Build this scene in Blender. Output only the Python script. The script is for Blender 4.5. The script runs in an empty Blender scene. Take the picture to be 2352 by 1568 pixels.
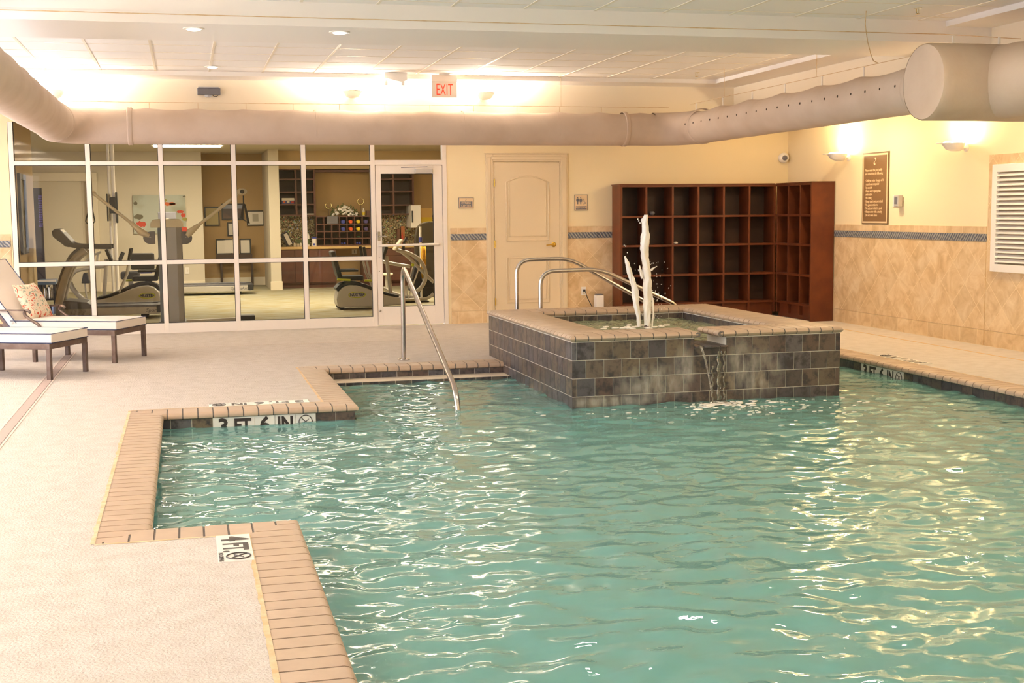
import bpy, math, random
from mathutils import Vector, Matrix, noise
random.seed(7)
C = bpy.context.scene.collection
SC = bpy.context.scene
R = math.radians

def lin(c):
    c = c / 255.0
    return c / 12.92 if c <= 0.04045 else ((c + 0.055) / 1.055) ** 2.4
def rgb(r, g, b): return (lin(r), lin(g), lin(b), 1.0)

# ------------------------------------------------------------------ camera
FPX, PITCH, YAW, ROLL, CAMH = 2938.37, R(5.8017), R(14.2435), R(-0.59495), 1.48
cp, sp, cy, sy, cr, sr = math.cos(PITCH), math.sin(PITCH), math.cos(YAW), math.sin(YAW), math.cos(ROLL), math.sin(ROLL)
FW = Vector((sy * cp, cy * cp, -sp)); r0 = Vector((cy, -sy, 0)); u0 = r0.cross(FW)
RT = cr * r0 + sr * u0; UP = -sr * r0 + cr * u0
cam = bpy.data.cameras.new('camera'); cam_o = bpy.data.objects.new('camera', cam); C.objects.link(cam_o)
cam.sensor_width = 36.0; cam.lens = FPX * 36.0 / 2352.0; cam.clip_start = 0.05; cam.clip_end = 200
M = Matrix((RT, UP, -FW)).transposed().to_4x4(); M.translation = Vector((0, 0, CAMH)); cam_o.matrix_world = M
SC.camera = cam_o
def at(px, py, Y):
    """point seen at this pixel of the photograph, at the distance Y of the thing it belongs to"""
    d = FW + RT * ((px - 1176) / FPX) - UP * ((py - 784) / FPX)
    return Vector((0, 0, CAMH)) + d * (Y / d.y)

# ------------------------------------------------------------------ world and light
w = bpy.data.worlds.new('world'); SC.world = w; w.use_nodes = True
bg = w.node_tree.nodes['Background']; bg.inputs[0].default_value = (0.90, 0.90, 1.0, 1); bg.inputs[1].default_value = 2.7
SC.view_settings.view_transform = 'Standard'; SC.view_settings.look = 'None'
SC.view_settings.gamma = 1.0; SC.view_settings.use_curve_mapping = False
SC.view_settings.exposure = 1.02
SC.cycles.max_bounces = 9; SC.cycles.diffuse_bounces = 5; SC.cycles.glossy_bounces = 4
SC.cycles.transmission_bounces = 6; SC.cycles.transparent_max_bounces = 8
SC.cycles.sample_clamp_indirect = 10.0; SC.cycles.sample_clamp_direct = 0.0
SC.cycles.use_denoising = True
SC.cycles.caustics_reflective = False; SC.cycles.caustics_refractive = False
def area(name, loc, rot, sx, sy_, power, col):
    l = bpy.data.lights.new(name, 'AREA'); l.shape = 'RECTANGLE'; l.size = sx; l.size_y = sy_; l.energy = power; l.color = col[:3]
    o = bpy.data.objects.new(name, l); o.location = loc; o.rotation_euler = rot; C.objects.link(o); return o
WARM = (1.0, 0.78, 0.50); NEUT = (1.0, 0.90, 0.80)
# the wall uplights go on round the room beyond the frame
for i, yy in enumerate((3.4,)):
    area('wall_uplight_right', (7.95, yy, 2.2), (R(180), 0, 0), 0.25, 0.35, 80, WARM)
for i, yy in enumerate((13.0, 9.6, 6.4, 3.2)):
    area('wall_uplight_left', (-3.2, yy, 2.6), (R(180), 0, 0), 0.3, 0.35, 150, NEUT)
for xx in (1.2, 3.1, 4.9):  # unseen ceiling lamps added as fill, stronger and warmer to the right
    for yy in (1.5, 5.0, 8.2):
        area('added_ceiling_light', (xx, yy, 3.12), (0, 0, 0), 0.22, 0.22, 14 if xx > 4 else 7, WARM if xx > 4 else NEUT)
for yy in (13.8, 10.6):  # lamps added out of sight behind the duct to brighten the right-hand deck
    area('added_soffit_light', (7.40, yy, 2.72), (0, 0, 0), 0.25, 0.25, 17, WARM)

# ------------------------------------------------------------------ mesh builder
class MB:
    def __init__(s): s.v = []; s.f = []; s.mi = []; s.cur = 0
    def add(s, vs, fs):
        n = len(s.v); s.v += [tuple(v) for v in vs]
        for f in fs: s.f.append(tuple(i + n for i in f)); s.mi.append(s.cur)
        return s
    def box(s, x0, x1, y0, y1, z0, z1):
        if x0 > x1: x0, x1 = x1, x0
        if y0 > y1: y0, y1 = y1, y0
        if z0 > z1: z0, z1 = z1, z0
        v = [(x0,y0,z0),(x1,y0,z0),(x1,y1,z0),(x0,y1,z0),(x0,y0,z1),(x1,y0,z1),(x1,y1,z1),(x0,y1,z1)]
        return s.add(v, [(0,3,2,1),(4,5,6,7),(0,1,5,4),(1,2,6,5),(2,3,7,6),(3,0,4,7)])
    def obox(s, c, sx, sy_, sz, m):
        v = [Vector(c) + m @ Vector((a*sx/2, b*sy_/2, d*sz/2)) for a,b,d in ((-1,-1,-1),(1,-1,-1),(1,1,-1),(-1,1,-1),(-1,-1,1),(1,-1,1),(1,1,1),(-1,1,1))]
        return s.add(v, [(0,3,2,1),(4,5,6,7),(0,1,5,4),(1,2,6,5),(2,3,7,6),(3,0,4,7)])
    def bar(s, a, b, w_, h, up=(0,0,1)):
        a = Vector(a); b = Vector(b); d = (b-a).normalized(); u = Vector(up)
        x = d.cross(u).normalized(); z = x.cross(d)
        m = Matrix((d, x, z)).transposed()
        return s.obox((a+b)/2, (b-a).length, w_, h, m)
    def tube(s, pts, r, n=10, closed=False, caps=True):
        pts = [Vector(p) for p in pts]; N = len(pts); rs = r if isinstance(r, (list, tuple)) else [r]*N
        base = len(s.v); prev = None
        for i, p in enumerate(pts):
            if closed: d = (pts[(i+1) % N] - pts[i-1]).normalized()
            else: d = (pts[min(i+1, N-1)] - pts[max(i-1, 0)]).normalized()
            if prev is None:
                a = Vector((0,0,1)) if abs(d.z) < 0.9 else Vector((1,0,0))
                x = d.cross(a).normalized()
            else: x = (prev - d*prev.dot(d)).normalized()
            prev = x; y = d.cross(x)
            for k in range(n):
                t = 2*math.pi*k/n; s.v.append(tuple(p + (x*math.cos(t) + y*math.sin(t))*rs[i]))
        for i in range(N if closed else N-1):
            j = (i+1) % N
            for k in range(n):
                l = (k+1) % n
                s.f.append((base+i*n+k, base+i*n+l, base+j*n+l, base+j*n+k)); s.mi.append(s.cur)
        if caps and not closed:
            s.f.append(tuple(base+k for k in reversed(range(n)))); s.mi.append(s.cur)
            s.f.append(tuple(base+(N-1)*n+k for k in range(n))); s.mi.append(s.cur)
        return s
    def cyl(s, a, b, r, n=20, r2=None): return s.tube([a, b], [r, r if r2 is None else r2], n)
    def lathe(s, prof, c, n=24, axis='Z'):
        c = Vector(c); base = len(s.v)
        for (r, h) in prof:
            for k in range(n):
                t = 2*math.pi*k/n; a, b = r*math.cos(t), r*math.sin(t)
                p = (a, b, h) if axis == 'Z' else ((a, h, b) if axis == 'Y' else (h, a, b))
                s.v.append(tuple(c + Vector(p)))
        for i in range(len(prof)-1):
            for k in range(n):
                l = (k+1) % n; s.f.append((base+i*n+k, base+i*n+l, base+(i+1)*n+l, base+(i+1)*n+k)); s.mi.append(s.cur)
        s.f.append(tuple(base+k for k in reversed(range(n)))); s.mi.append(s.cur)
        s.f.append(tuple(base+(len(prof)-1)*n+k for k in range(n))); s.mi.append(s.cur)
        return s
    def prism(s, poly, fr, d):
        """poly of (a,b) in the plane of frame fr (Matrix 4x4), extruded d along its z"""
        n = len(poly); v = [fr @ Vector((a, b, 0)) for a, b in poly] + [fr @ Vector((a, b, d)) for a, b in poly]
        f = [tuple(reversed(range(n))), tuple(range(n, 2*n))] + [(i, (i+1) % n, n+(i+1) % n, n+i) for i in range(n)]
        return s.add(v, f)
    def ell(s, c, rx, ry, rz, n=16, m=10):
        c = Vector(c); base = len(s.v)
        for i in range(1, m):
            t = math.pi*i/m
            for k in range(n):
                a = 2*math.pi*k/n; s.v.append((c.x+rx*math.sin(t)*math.cos(a), c.y+ry*math.sin(t)*math.sin(a), c.z+rz*math.cos(t)))
        for i in range(m-2):
            for k in range(n):
                l = (k+1) % n; s.f.append((base+i*n+k, base+(i+1)*n+k, base+(i+1)*n+l, base+i*n+l)); s.mi.append(s.cur)
        s.f.append(tuple(base+k for k in range(n))); s.mi.append(s.cur)
        s.f.append(tuple(base+(m-2)*n+k for k in reversed(range(n)))); s.mi.append(s.cur)
        return s
    def build(s, name, mats, parent=None, smooth=False, bevel=0.0, seg=2, sub=0):
        me = bpy.data.meshes.new(name); me.from_pydata(s.v, [], s.f)
        if not isinstance(mats, (list, tuple)): mats = [mats]
        for m in mats: me.materials.append(m)
        if len(mats) > 1: me.polygons.foreach_set('material_index', s.mi)
        me.validate(); me.update()
        o = bpy.data.objects.new(name, me); C.objects.link(o)
        if smooth:
            me.polygons.foreach_set('use_smooth', [True]*len(me.polygons))
            if smooth != 'all' and sub == 0:
                try: me.set_sharp_from_angle(angle=R(40))
                except Exception: pass
        if bevel:
            b = o.modifiers.new('bevel', 'BEVEL'); b.width = bevel; b.segments = seg; b.limit_method = 'ANGLE'; b.angle_limit = R(35)
        if sub:
            b = o.modifiers.new('sub', 'SUBSURF'); b.levels = sub; b.render_levels = sub
        if parent is not None: attach(o, parent)
        return o
def attach(o, p):
    o.parent = p; q = p; inv = Matrix()
    if p.type == 'EMPTY': inv = Matrix.Translation(-p.location)
    o.matrix_parent_inverse = inv
def tag(o, label=None, cat=None, group=None, kind=None):
    if label: o['label'] = label
    if cat: o['category'] = cat
    if group: o['group'] = group
    if kind: o['kind'] = kind
    return o
def empty(name, loc, label, cat, group=None):
    e = bpy.data.objects.new(name, None); e.location = loc; e.empty_display_size = 0.1; C.objects.link(e)
    return tag(e, label, cat, group)
def struct(name, mb, m, label=None, **k):
    o = mb.build(name, m, **k); o['kind'] = 'structure'
    if label: o['label'] = label
    return o
def copy_tree(root, loc, rz=0, label=None, group=None):
    r = root.copy(); C.objects.link(r); r.location = loc; r.rotation_euler = (0, 0, rz)
    if label: r['label'] = label
    if group: r['group'] = group
    def rec(a, b):
        for ch in [c for c in bpy.data.objects if c.parent == a]:
            d = ch.copy(); C.objects.link(d); d.parent = b; rec(ch, d)
    rec(root, r)
    return r
def frame(o, x, y):
    x = Vector(x).normalized(); y = Vector(y).normalized(); z = x.cross(y)
    m = Matrix((x, y, z)).transposed().to_4x4(); m.translation = Vector(o); return m
def text(name, body, m, parent, o, x, y, size, align='CENTER', ext=0.0006, bold=0.0, sx=1.0, shear=0.0, space=1.0):
    cu = bpy.data.curves.new(name, 'FONT'); cu.body = body; cu.size = size; cu.extrude = ext; cu.offset = bold
    cu.align_x = align; cu.align_y = 'CENTER'; cu.resolution_u = 2; cu.shear = shear; cu.space_line = space
    tmp = bpy.data.objects.new(name, cu); me = bpy.data.meshes.new_from_object(tmp)
    bpy.data.objects.remove(tmp); bpy.data.curves.remove(cu)
    me.transform(frame(o, x, y) @ Matrix.Diagonal((sx, 1, 1, 1))); me.materials.clear(); me.materials.append(m); me.name = name
    ob = bpy.data.objects.new(name, me); C.objects.link(ob)
    if parent is not None: attach(ob, parent)
    return ob

# ------------------------------------------------------------------ materials
def mat(name, col, rough=0.5, metal=0.0, spec=0.5, bump=None, mix=None, emis=None, alpha=None, coat=0.0, trans=0.0):
    """bump=(scale, strength, distance); mix=(colour2, scale, lo, hi) noise mottling"""
    m = bpy.data.materials.new(name); m.use_nodes = True; nt = m.node_tree; N = nt.nodes; L = nt.links
    p = N['Principled BSDF']; p.inputs['Base Color'].default_value = col; p.inputs['Roughness'].default_value = rough
    p.inputs['Metallic'].default_value = metal; p.inputs['Specular IOR Level'].default_value = spec
    p.inputs['Coat Weight'].default_value = coat; p.inputs['Transmission Weight'].default_value = trans
    tc = N.new('ShaderNodeTexCoord')
    if mix:
        n = N.new('ShaderNodeTexNoise'); n.inputs['Scale'].default_value = mix[1]; n.inputs['Detail'].default_value = 6
        L.new(tc.outputs['Object'], n.inputs['Vector'])
        rp = N.new('ShaderNodeValToRGB'); rp.color_ramp.elements[0].position = mix[2]; rp.color_ramp.elements[1].position = mix[3]
        rp.color_ramp.elements[0].color = col; rp.color_ramp.elements[1].color = mix[0]
        L.new(n.outputs['Fac'], rp.inputs[0]); L.new(rp.outputs[0], p.inputs['Base Color'])
    if bump:
        n = N.new('ShaderNodeTexNoise'); n.inputs['Scale'].default_value = bump[0]; n.inputs['Detail'].default_value = 3
        L.new(tc.outputs['Object'], n.inputs['Vector'])
        b = N.new('ShaderNodeBump'); b.inputs['Strength'].default_value = bump[1]; b.inputs['Distance'].default_value = bump[2]
        L.new(n.outputs['Fac'], b.inputs['Height']); L.new(b.outputs[0], p.inputs['Normal'])
    if emis:
        p.inputs['Emission Color'].default_value = emis[0]; p.inputs['Emission Strength'].default_value = emis[1]
    return m
def island_mat(name, cols, rough, mottle=None, grout=None, spec=0.5, bump=None):
    """every brick or tile is an island of the mesh and takes its own tone"""
    m = mat(name, cols[0], rough, spec=spec, bump=bump); nt = m.node_tree; N = nt.nodes; L = nt.links; p = N['Principled BSDF']
    g = N.new('ShaderNodeNewGeometry'); rp = N.new('ShaderNodeValToRGB'); rp.color_ramp.interpolation = 'LINEAR'
    while len(rp.color_ramp.elements) < len(cols): rp.color_ramp.elements.new(0.5)
    for i, c in enumerate(cols): rp.color_ramp.elements[i].position = i/(len(cols)-1); rp.color_ramp.elements[i].color = c
    L.new(g.outputs['Random Per Island'], rp.inputs[0]); out = rp.outputs[0]
    if mottle:
        tc = N.new('ShaderNodeTexCoord'); n = N.new('ShaderNodeTexNoise'); n.inputs['Scale'].default_value = mottle[1]; n.inputs['Detail'].default_value = 7; n.inputs['Roughness'].default_value = 0.65
        ad = N.new('ShaderNodeVectorMath'); ad.operation = 'ADD'
        cm = N.new('ShaderNodeCombineXYZ'); mu = N.new('ShaderNodeMath'); mu.operation = 'MULTIPLY'; mu.inputs[1].default_value = 37.0
        L.new(g.outputs['Random Per Island'], mu.inputs[0]); L.new(mu.outputs[0], cm.inputs[0])
        L.new(tc.outputs['Object'], ad.inputs[0]); L.new(cm.outputs[0], ad.inputs[1]); L.new(ad.outputs[0], n.inputs['Vector'])
        r2 = N.new('ShaderNodeValToRGB'); r2.color_ramp.elements[0].position = mottle[2]; r2.color_ramp.elements[1].position = mottle[3]
        mx = N.new('ShaderNodeMix'); mx.data_type = 'RGBA'; L.new(n.outputs['Fac'], r2.inputs[0]); L.new(r2.outputs[0], mx.inputs['Factor'])
        L.new(out, mx.inputs['A']); mx.inputs['B'].default_value = mottle[0]; out = mx.outputs['Result']
    L.new(out, p.inputs['Base Color'])
    return m, out

m_deck = mat('deck_plaster', rgb(204, 195, 186), 0.85, bump=(75, 0.9, 0.008), mix=(rgb(192, 182, 171), 9, 0.4, 0.75), spec=0.3)
m_wall = mat('wall_paint', rgb(240, 222, 182), 0.7, spec=0.3)
m_upper = mat('upper_paint', rgb(240, 228, 206), 0.7, spec=0.3)
m_beam = mat('beam_paint', rgb(242, 236, 230), 0.7, spec=0.3)
m_tile_c = mat('ceiling_tile', rgb(244, 240, 236), 0.9, bump=(300, 0.2, 0.002))
m_tee = mat('ceiling_grid', rgb(236, 226, 208), 0.5)
m_brickgrout = mat('coping_grout', rgb(108, 101, 96), 0.95, bump=(300, 0.6, 0.002))
m_brick, _ = island_mat('coping_brick', [rgb(184, 160, 136), rgb(192, 168, 142), rgb(186, 162, 138), rgb(196, 172, 148)], 0.45, mottle=(rgb(176, 152, 130), 6, 0.35, 0.7), bump=(180, 0.15, 0.001))
m_caulk = mat('coping_caulk', rgb(206, 172, 128), 0.8, bump=(60, 0.4, 0.003), mix=(rgb(220, 196, 160), 12, 0.4, 0.6))
m_grout = mat('tile_grout', rgb(238, 234, 218), 0.9)
slate = [rgb(78, 76, 80), rgb(104, 92, 80), rgb(92, 76, 68), rgb(94, 94, 98), rgb(72, 66, 68), rgb(112, 98, 78)]
m_slate, sl_out = island_mat('slate_tile', slate, 0.35, mottle=(rgb(52, 47, 52), 13, 0.45, 0.62), bump=(40, 0.3, 0.002))
m_marker = mat('marker_tile', rgb(232, 228, 218), 0.3)
m_ink = mat('marker_ink', rgb(52, 44, 42), 0.4)
m_plaster = mat('pool_plaster', rgb(196, 226, 212), 0.8, mix=(rgb(176, 214, 200), 3, 0.4, 0.6))
m_bench = mat('bench_plaster', rgb(214, 224, 200), 0.8, mix=(rgb(196, 212, 188), 3, 0.4, 0.6))
m_chrome = mat('brushed_steel', rgb(196, 190, 184), 0.22, 1.0)
m_white = mat('white_enamel', rgb(240, 234, 226), 0.35)
m_frame = mat('window_aluminium', rgb(238, 228, 216), 0.4)
m_gasket = mat('black_gasket', rgb(40, 38, 36), 0.6)
m_door = mat('door_paint', rgb(224, 204, 170), 0.5)
m_brass = mat('brass', rgb(222, 184, 84), 0.2, 1.0)
m_duct = mat('duct_fabric', rgb(206, 186, 168), 0.75, bump=(14, 0.25, 0.01), mix=(rgb(198, 176, 156), 3, 0.4, 0.7))
m_dark = mat('dark_hole', rgb(70, 54, 40), 0.9)
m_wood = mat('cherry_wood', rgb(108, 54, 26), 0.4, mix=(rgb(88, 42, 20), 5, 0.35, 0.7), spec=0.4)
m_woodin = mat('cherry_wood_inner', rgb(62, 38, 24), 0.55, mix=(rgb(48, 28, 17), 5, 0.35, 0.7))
m_gwood = mat('gym_cherry_wood', rgb(104, 62, 44), 0.45, mix=(rgb(86, 50, 36), 6, 0.35, 0.7))
m_gwoodin = mat('gym_wood_inner', rgb(66, 46, 34), 0.6)
m_bronze = mat('bronze_frame', rgb(92, 74, 66), 0.45, 0.3, bump=(90, 0.2, 0.001), mix=(rgb(112, 96, 88), 14, 0.4, 0.7))
m_cush = mat('white_cushion', rgb(232, 224, 216), 0.85, bump=(260, 0.25, 0.001))
m_pipe = mat('navy_piping', rgb(52, 62, 96), 0.7)
m_sling = mat('beige_sling', rgb(228, 200, 168), 0.8)
m_rubber = mat('black_rubber', rgb(38, 36, 38), 0.55)
m_grey = mat('machine_grey', rgb(172, 174, 182), 0.4)
m_greyd = mat('machine_grey_dark', rgb(112, 110, 116), 0.45)
m_greyb = mat('machine_grey_blue', rgb(130, 144, 164), 0.45)
m_silver = mat('machine_silver', rgb(188, 182, 174), 0.35, 0.1)
m_cream = mat('cream_plastic', rgb(216, 204, 178), 0.4)
m_lime = mat('lime_grip', rgb(186, 192, 30), 0.5)
m_gold = mat('ring_metal', rgb(206, 190, 132), 0.25, 1.0)
m_paper = mat('paper', rgb(226, 218, 202), 0.8)
m_black = mat('frame_black', rgb(30, 27, 25), 0.4)
m_gwall = mat('gym_wall_paint', rgb(206, 184, 146), 0.8, spec=0.2)
m_gwallw = mat('gym_wall_white', rgb(208, 198, 178), 0.8, spec=0.2)
m_gwalld = mat('gym_wall_tan', rgb(178, 148, 104), 0.8, spec=0.2)
m_counter = mat('counter_top', rgb(206, 172, 112), 0.4)
m_sign = mat('sign_brown', rgb(132, 100, 66), 0.45)
m_signc = mat('sign_cream', rgb(226, 196, 154), 0.5)
m_green = mat('leaf_green', rgb(84, 98, 52), 0.6)
m_stain = mat('base_trim', rgb(226, 214, 190), 0.5)
m_blue = mat('blue_plastic', rgb(58, 66, 150), 0.4)
m_orange = mat('orange_plastic', rgb(236, 96, 32), 0.4)
m_yellow = mat('yellow_plastic', rgb(232, 200, 24), 0.4)
m_purple = mat('purple_plastic', rgb(72, 60, 120), 0.4)
m_red = mat('red_plastic', rgb(196, 52, 36), 0.5)
m_towel = mat('yellow_towel', rgb(240, 186, 62), 0.9, bump=(200, 0.4, 0.002))
m_foam = mat('white_water', rgb(250, 244, 234), 0.3, bump=(30, 0.5, 0.01), spec=0.5)
m_lens = mat('lamp_lens', rgb(255, 250, 235), 0.4, emis=((1.0, 0.90, 0.76, 1), 650.0))
m_lensw = mat('wall_lamp_lens', rgb(255, 250, 235), 0.4, emis=((1.0, 0.80, 0.5, 1), 75.0))
m_can = mat('downlight_lens', rgb(255, 252, 245), 0.4, emis=((1.0, 0.92, 0.8, 1), 4.0))
m_exit = mat('exit_face', rgb(242, 224, 206), 0.4)
m_exitr = mat('exit_red', rgb(226, 60, 34), 0.4, emis=(rgb(240, 60, 30), 0.5))

def glass(name, tint, refl=1.0):
    m = bpy.data.materials.new(name); m.use_nodes = True; nt = m.node_tree; N = nt.nodes; L = nt.links
    N.remove(N['Principled BSDF']); out = N['Material Output']
    t = N.new('ShaderNodeBsdfTransparent'); t.inputs[0].default_value = tint
    g = N.new('ShaderNodeBsdfGlossy'); g.inputs['Roughness'].default_value = 0.0
    f = N.new('ShaderNodeFresnel'); f.inputs[0].default_value = 1.5
    mu = N.new('ShaderNodeMath'); mu.operation = 'MULTIPLY'; mu.inputs[1].default_value = refl
    mx = N.new('ShaderNodeMixShader'); L.new(f.outputs[0], mu.inputs[0]); L.new(mu.outputs[0], mx.inputs[0])
    L.new(t.outputs[0], mx.inputs[1]); L.new(g.outputs[0], mx.inputs[2]); L.new(mx.outputs[0], out.inputs[0])
    return m
m_glass = glass('window_glass', (0.92, 0.90, 0.84, 1), 0.5)

def water_mat(name, tint, body, bodyfac, bsc, bst, bdist, rough=0.015, clearmix=0.0):
    m = bpy.data.materials.new(name); m.use_nodes = True; nt = m.node_tree; N = nt.nodes; L = nt.links
    N.remove(N['Principled BSDF']); out = N['Material Output']
    tc = N.new('ShaderNodeTexCoord'); mp = N.new('ShaderNodeMapping'); mp.inputs['Scale'].default_value = (0.8, 1.15, 1)
    L.new(tc.outputs['Object'], mp.inputs[0])
    n = N.new('ShaderNodeTexNoise'); n.inputs['Scale'].default_value = bsc; n.inputs['Detail'].default_value = 1.5; n.inputs['Distortion'].default_value = 0.6
    L.new(mp.outputs[0], n.inputs['Vector'])
    b = N.new('ShaderNodeBump'); b.inputs['Strength'].default_value = bst; b.inputs['Distance'].default_value = bdist
    L.new(n.outputs['Fac'], b.inputs['Height'])
    rf = N.new('ShaderNodeBsdfRefraction'); rf.inputs['Color'].default_value = tint; rf.inputs['IOR'].default_value = 1.33; rf.inputs['Roughness'].default_value = 0.0
    df = N.new('ShaderNodeBsdfDiffuse'); df.inputs['Color'].default_value = body
    tr = N.new('ShaderNodeBsdfTransparent'); tr.inputs['Color'].default_value = tint
    m0 = N.new('ShaderNodeMixShader'); m0.inputs[0].default_value = clearmix
    L.new(rf.outputs[0], m0.inputs[1]); L.new(tr.outputs[0], m0.inputs[2])
    m1 = N.new('ShaderNodeMixShader'); m1.inputs[0].default_value = bodyfac
    L.new(m0.outputs[0], m1.inputs[1]); L.new(df.outputs[0], m1.inputs[2])
    gl = N.new('ShaderNodeBsdfGlossy'); gl.inputs['Roughness'].default_value = rough
    fr = N.new('ShaderNodeFresnel'); fr.inputs['IOR'].default_value = 1.5
    m2 = N.new('ShaderNodeMixShader'); L.new(fr.outputs[0], m2.inputs[0]); L.new(m1.outputs[0], m2.inputs[1]); L.new(gl.outputs[0], m2.inputs[2])
    for x in (rf, gl, df, fr): L.new(b.outputs[0], x.inputs['Normal'])
    L.new(m2.outputs[0], out.inputs[0])
    return m
m_water = water_mat('pool_water', (0.56, 0.90, 0.88, 1), rgb(156, 220, 212), 0.43, 9, 0.2, 0.02, clearmix=0.45)
m_spawater = water_mat('spa_water', (0.80, 0.92, 0.78, 1), rgb(196, 206, 170), 0.6, 16, 0.9, 0.03, clearmix=0.25)

def travertine(name, diag, axis):
    """mottled stone with grout lines: diagonal tiles of 0.318 m, or straight ones"""
    m = mat(name, rgb(222, 192, 146), 0.35, spec=0.5); nt = m.node_tree; N = nt.nodes; L = nt.links; p = N['Principled BSDF']
    tc = N.new('ShaderNodeTexCoord'); mp = N.new('ShaderNodeMapping')
    sx = N.new('ShaderNodeSeparateXYZ'); L.new(tc.outputs['Object'], sx.inputs[0]); cb = N.new('ShaderNodeCombineXYZ')
    L.new(sx.outputs['X' if axis == 'X' else 'Y'], cb.inputs[0]); L.new(sx.outputs['Z'], cb.inputs[1])
    L.new(cb.outputs[0], mp.inputs[0])
    if diag:
        mp.inputs['Rotation'].default_value = (0, 0, R(45)); mp.inputs['Location'].default_value = (0.0, 0.04, 0)
    br = N.new('ShaderNodeTexBrick'); br.offset = 0.0; br.squash = 1.0
    br.inputs['Scale'].default_value = 1.0; br.inputs['Mortar Size'].default_value = 0.0035; br.inputs['Mortar Smooth'].default_value = 0.1
    br.inputs['Brick Width'].default_value = 0.318; br.inputs['Row Height'].default_value = 0.318 if diag else 0.5; br.inputs['Bias'].default_value = 0
    br.inputs['Color1'].default_value = (0, 0, 0, 1); br.inputs['Color2'].default_value = (1, 1, 1, 1)
    L.new(mp.outputs[0], br.inputs['Vector'])
    n = N.new('ShaderNodeTexNoise'); n.inputs['Scale'].default_value = 5.5; n.inputs['Detail'].default_value = 9; n.inputs['Roughness'].default_value = 0.6; n.inputs['Distortion'].default_value = 0.8
    L.new(tc.outputs['Object'], n.inputs['Vector'])
    rp = N.new('ShaderNodeValToRGB'); e = rp.color_ramp.elements; e[0].position = 0.3; e[0].color = rgb(204, 170, 124); e[1].position = 0.72; e[1].color = rgb(240, 216, 178)
    e2 = rp.color_ramp.elements.new(0.5); e2.color = rgb(224, 194, 150)
    L.new(n.outputs['Fac'], rp.inputs[0])
    m1 = N.new('ShaderNodeMix'); m1.data_type = 'RGBA'; m1.blend_type = 'MULTIPLY'; m1.inputs['Factor'].default_value = 0.10
    L.new(rp.outputs[0], m1.inputs['A']); L.new(br.outputs['Color'], m1.inputs['B'])
    m2 = N.new('ShaderNodeMix'); m2.data_type = 'RGBA'; L.new(br.outputs['Fac'], m2.inputs['Factor']); L.new(m1.outputs['Result'], m2.inputs['A'])
    m2.inputs['B'].default_value = rgb(234, 210, 170)
    L.new(m2.outputs['Result'], p.inputs['Base Color'])
    return m
m_trav_x = travertine('travertine_diagonal_x', True, 'X'); m_trav_y = travertine('travertine_diagonal_y', True, 'Y')
m_travb_x = travertine('travertine_course_x', False, 'X'); m_travb_y = travertine('travertine_course_y', False, 'Y')

def border_mat(name, axis):
    m = mat(name, rgb(120, 124, 132), 0.3); nt = m.node_tree; N = nt.nodes; L = nt.links; p = N['Principled BSDF']
    tc = N.new('ShaderNodeTexCoord'); wv = N.new('ShaderNodeTexWave'); wv.wave_type = 'BANDS'; wv.bands_direction = 'DIAGONAL'
    mp = N.new('ShaderNodeMapping'); mp.inputs['Scale'].default_value = (1, 1, 0.8); L.new(tc.outputs['Object'], mp.inputs[0])
    wv.inputs['Scale'].default_value = 14; wv.inputs['Distortion'].default_value = 3.0; wv.inputs['Detail'].default_value = 1
    L.new(mp.outputs[0], wv.inputs[0])
    rp = N.new('ShaderNodeValToRGB'); rp.color_ramp.elements[0].position = 0.35; rp.color_ramp.elements[0].color = rgb(98, 102, 114)
    rp.color_ramp.elements[1].position = 0.8; rp.color_ramp.elements[1].color = rgb(168, 166, 158)
    L.new(wv.outputs['Fac'], rp.inputs[0]); L.new(rp.outputs[0], p.inputs['Base Color'])
    b = N.new('ShaderNodeBump'); b.inputs['Distance'].default_value = 0.006; L.new(wv.outputs['Fac'], b.inputs['Height']); L.new(b.outputs[0], p.inputs['Normal'])
    return m
m_border = border_mat('border_tile', 'X')

def mosaic_mat():
    m = mat('glass_mosaic', rgb(130, 116, 84), 0.25); nt = m.node_tree; N = nt.nodes; L = nt.links; p = N['Principled BSDF']
    tc = N.new('ShaderNodeTexCoord'); vo = N.new('ShaderNodeTexVoronoi'); vo.inputs['Scale'].default_value = 55
    L.new(tc.outputs['Object'], vo.inputs[0])
    sx = N.new('ShaderNodeSeparateColor'); L.new(vo.outputs['Color'], sx.inputs[0])
    rp = N.new('ShaderNodeValToRGB'); rp.color_ramp.interpolation = 'CONSTANT'
    cs = [(0, rgb(92, 76, 50)), (0.25, rgb(140, 124, 90)), (0.45, rgb(70, 58, 40)), (0.6, rgb(168, 154, 118)), (0.86, rgb(216, 150, 120)), (0.90, rgb(150, 200, 130)), (0.94, rgb(230, 220, 170)), (0.97, rgb(150, 170, 210))]
    while len(rp.color_ramp.elements) < len(cs): rp.color_ramp.elements.new(0.5)
    for e, (q, c) in zip(rp.color_ramp.elements, cs): e.position = q; e.color = c
    L.new(sx.outputs[0], rp.inputs[0]); L.new(rp.outputs[0], p.inputs['Base Color'])
    return m
m_mosaic = mosaic_mat()

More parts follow.
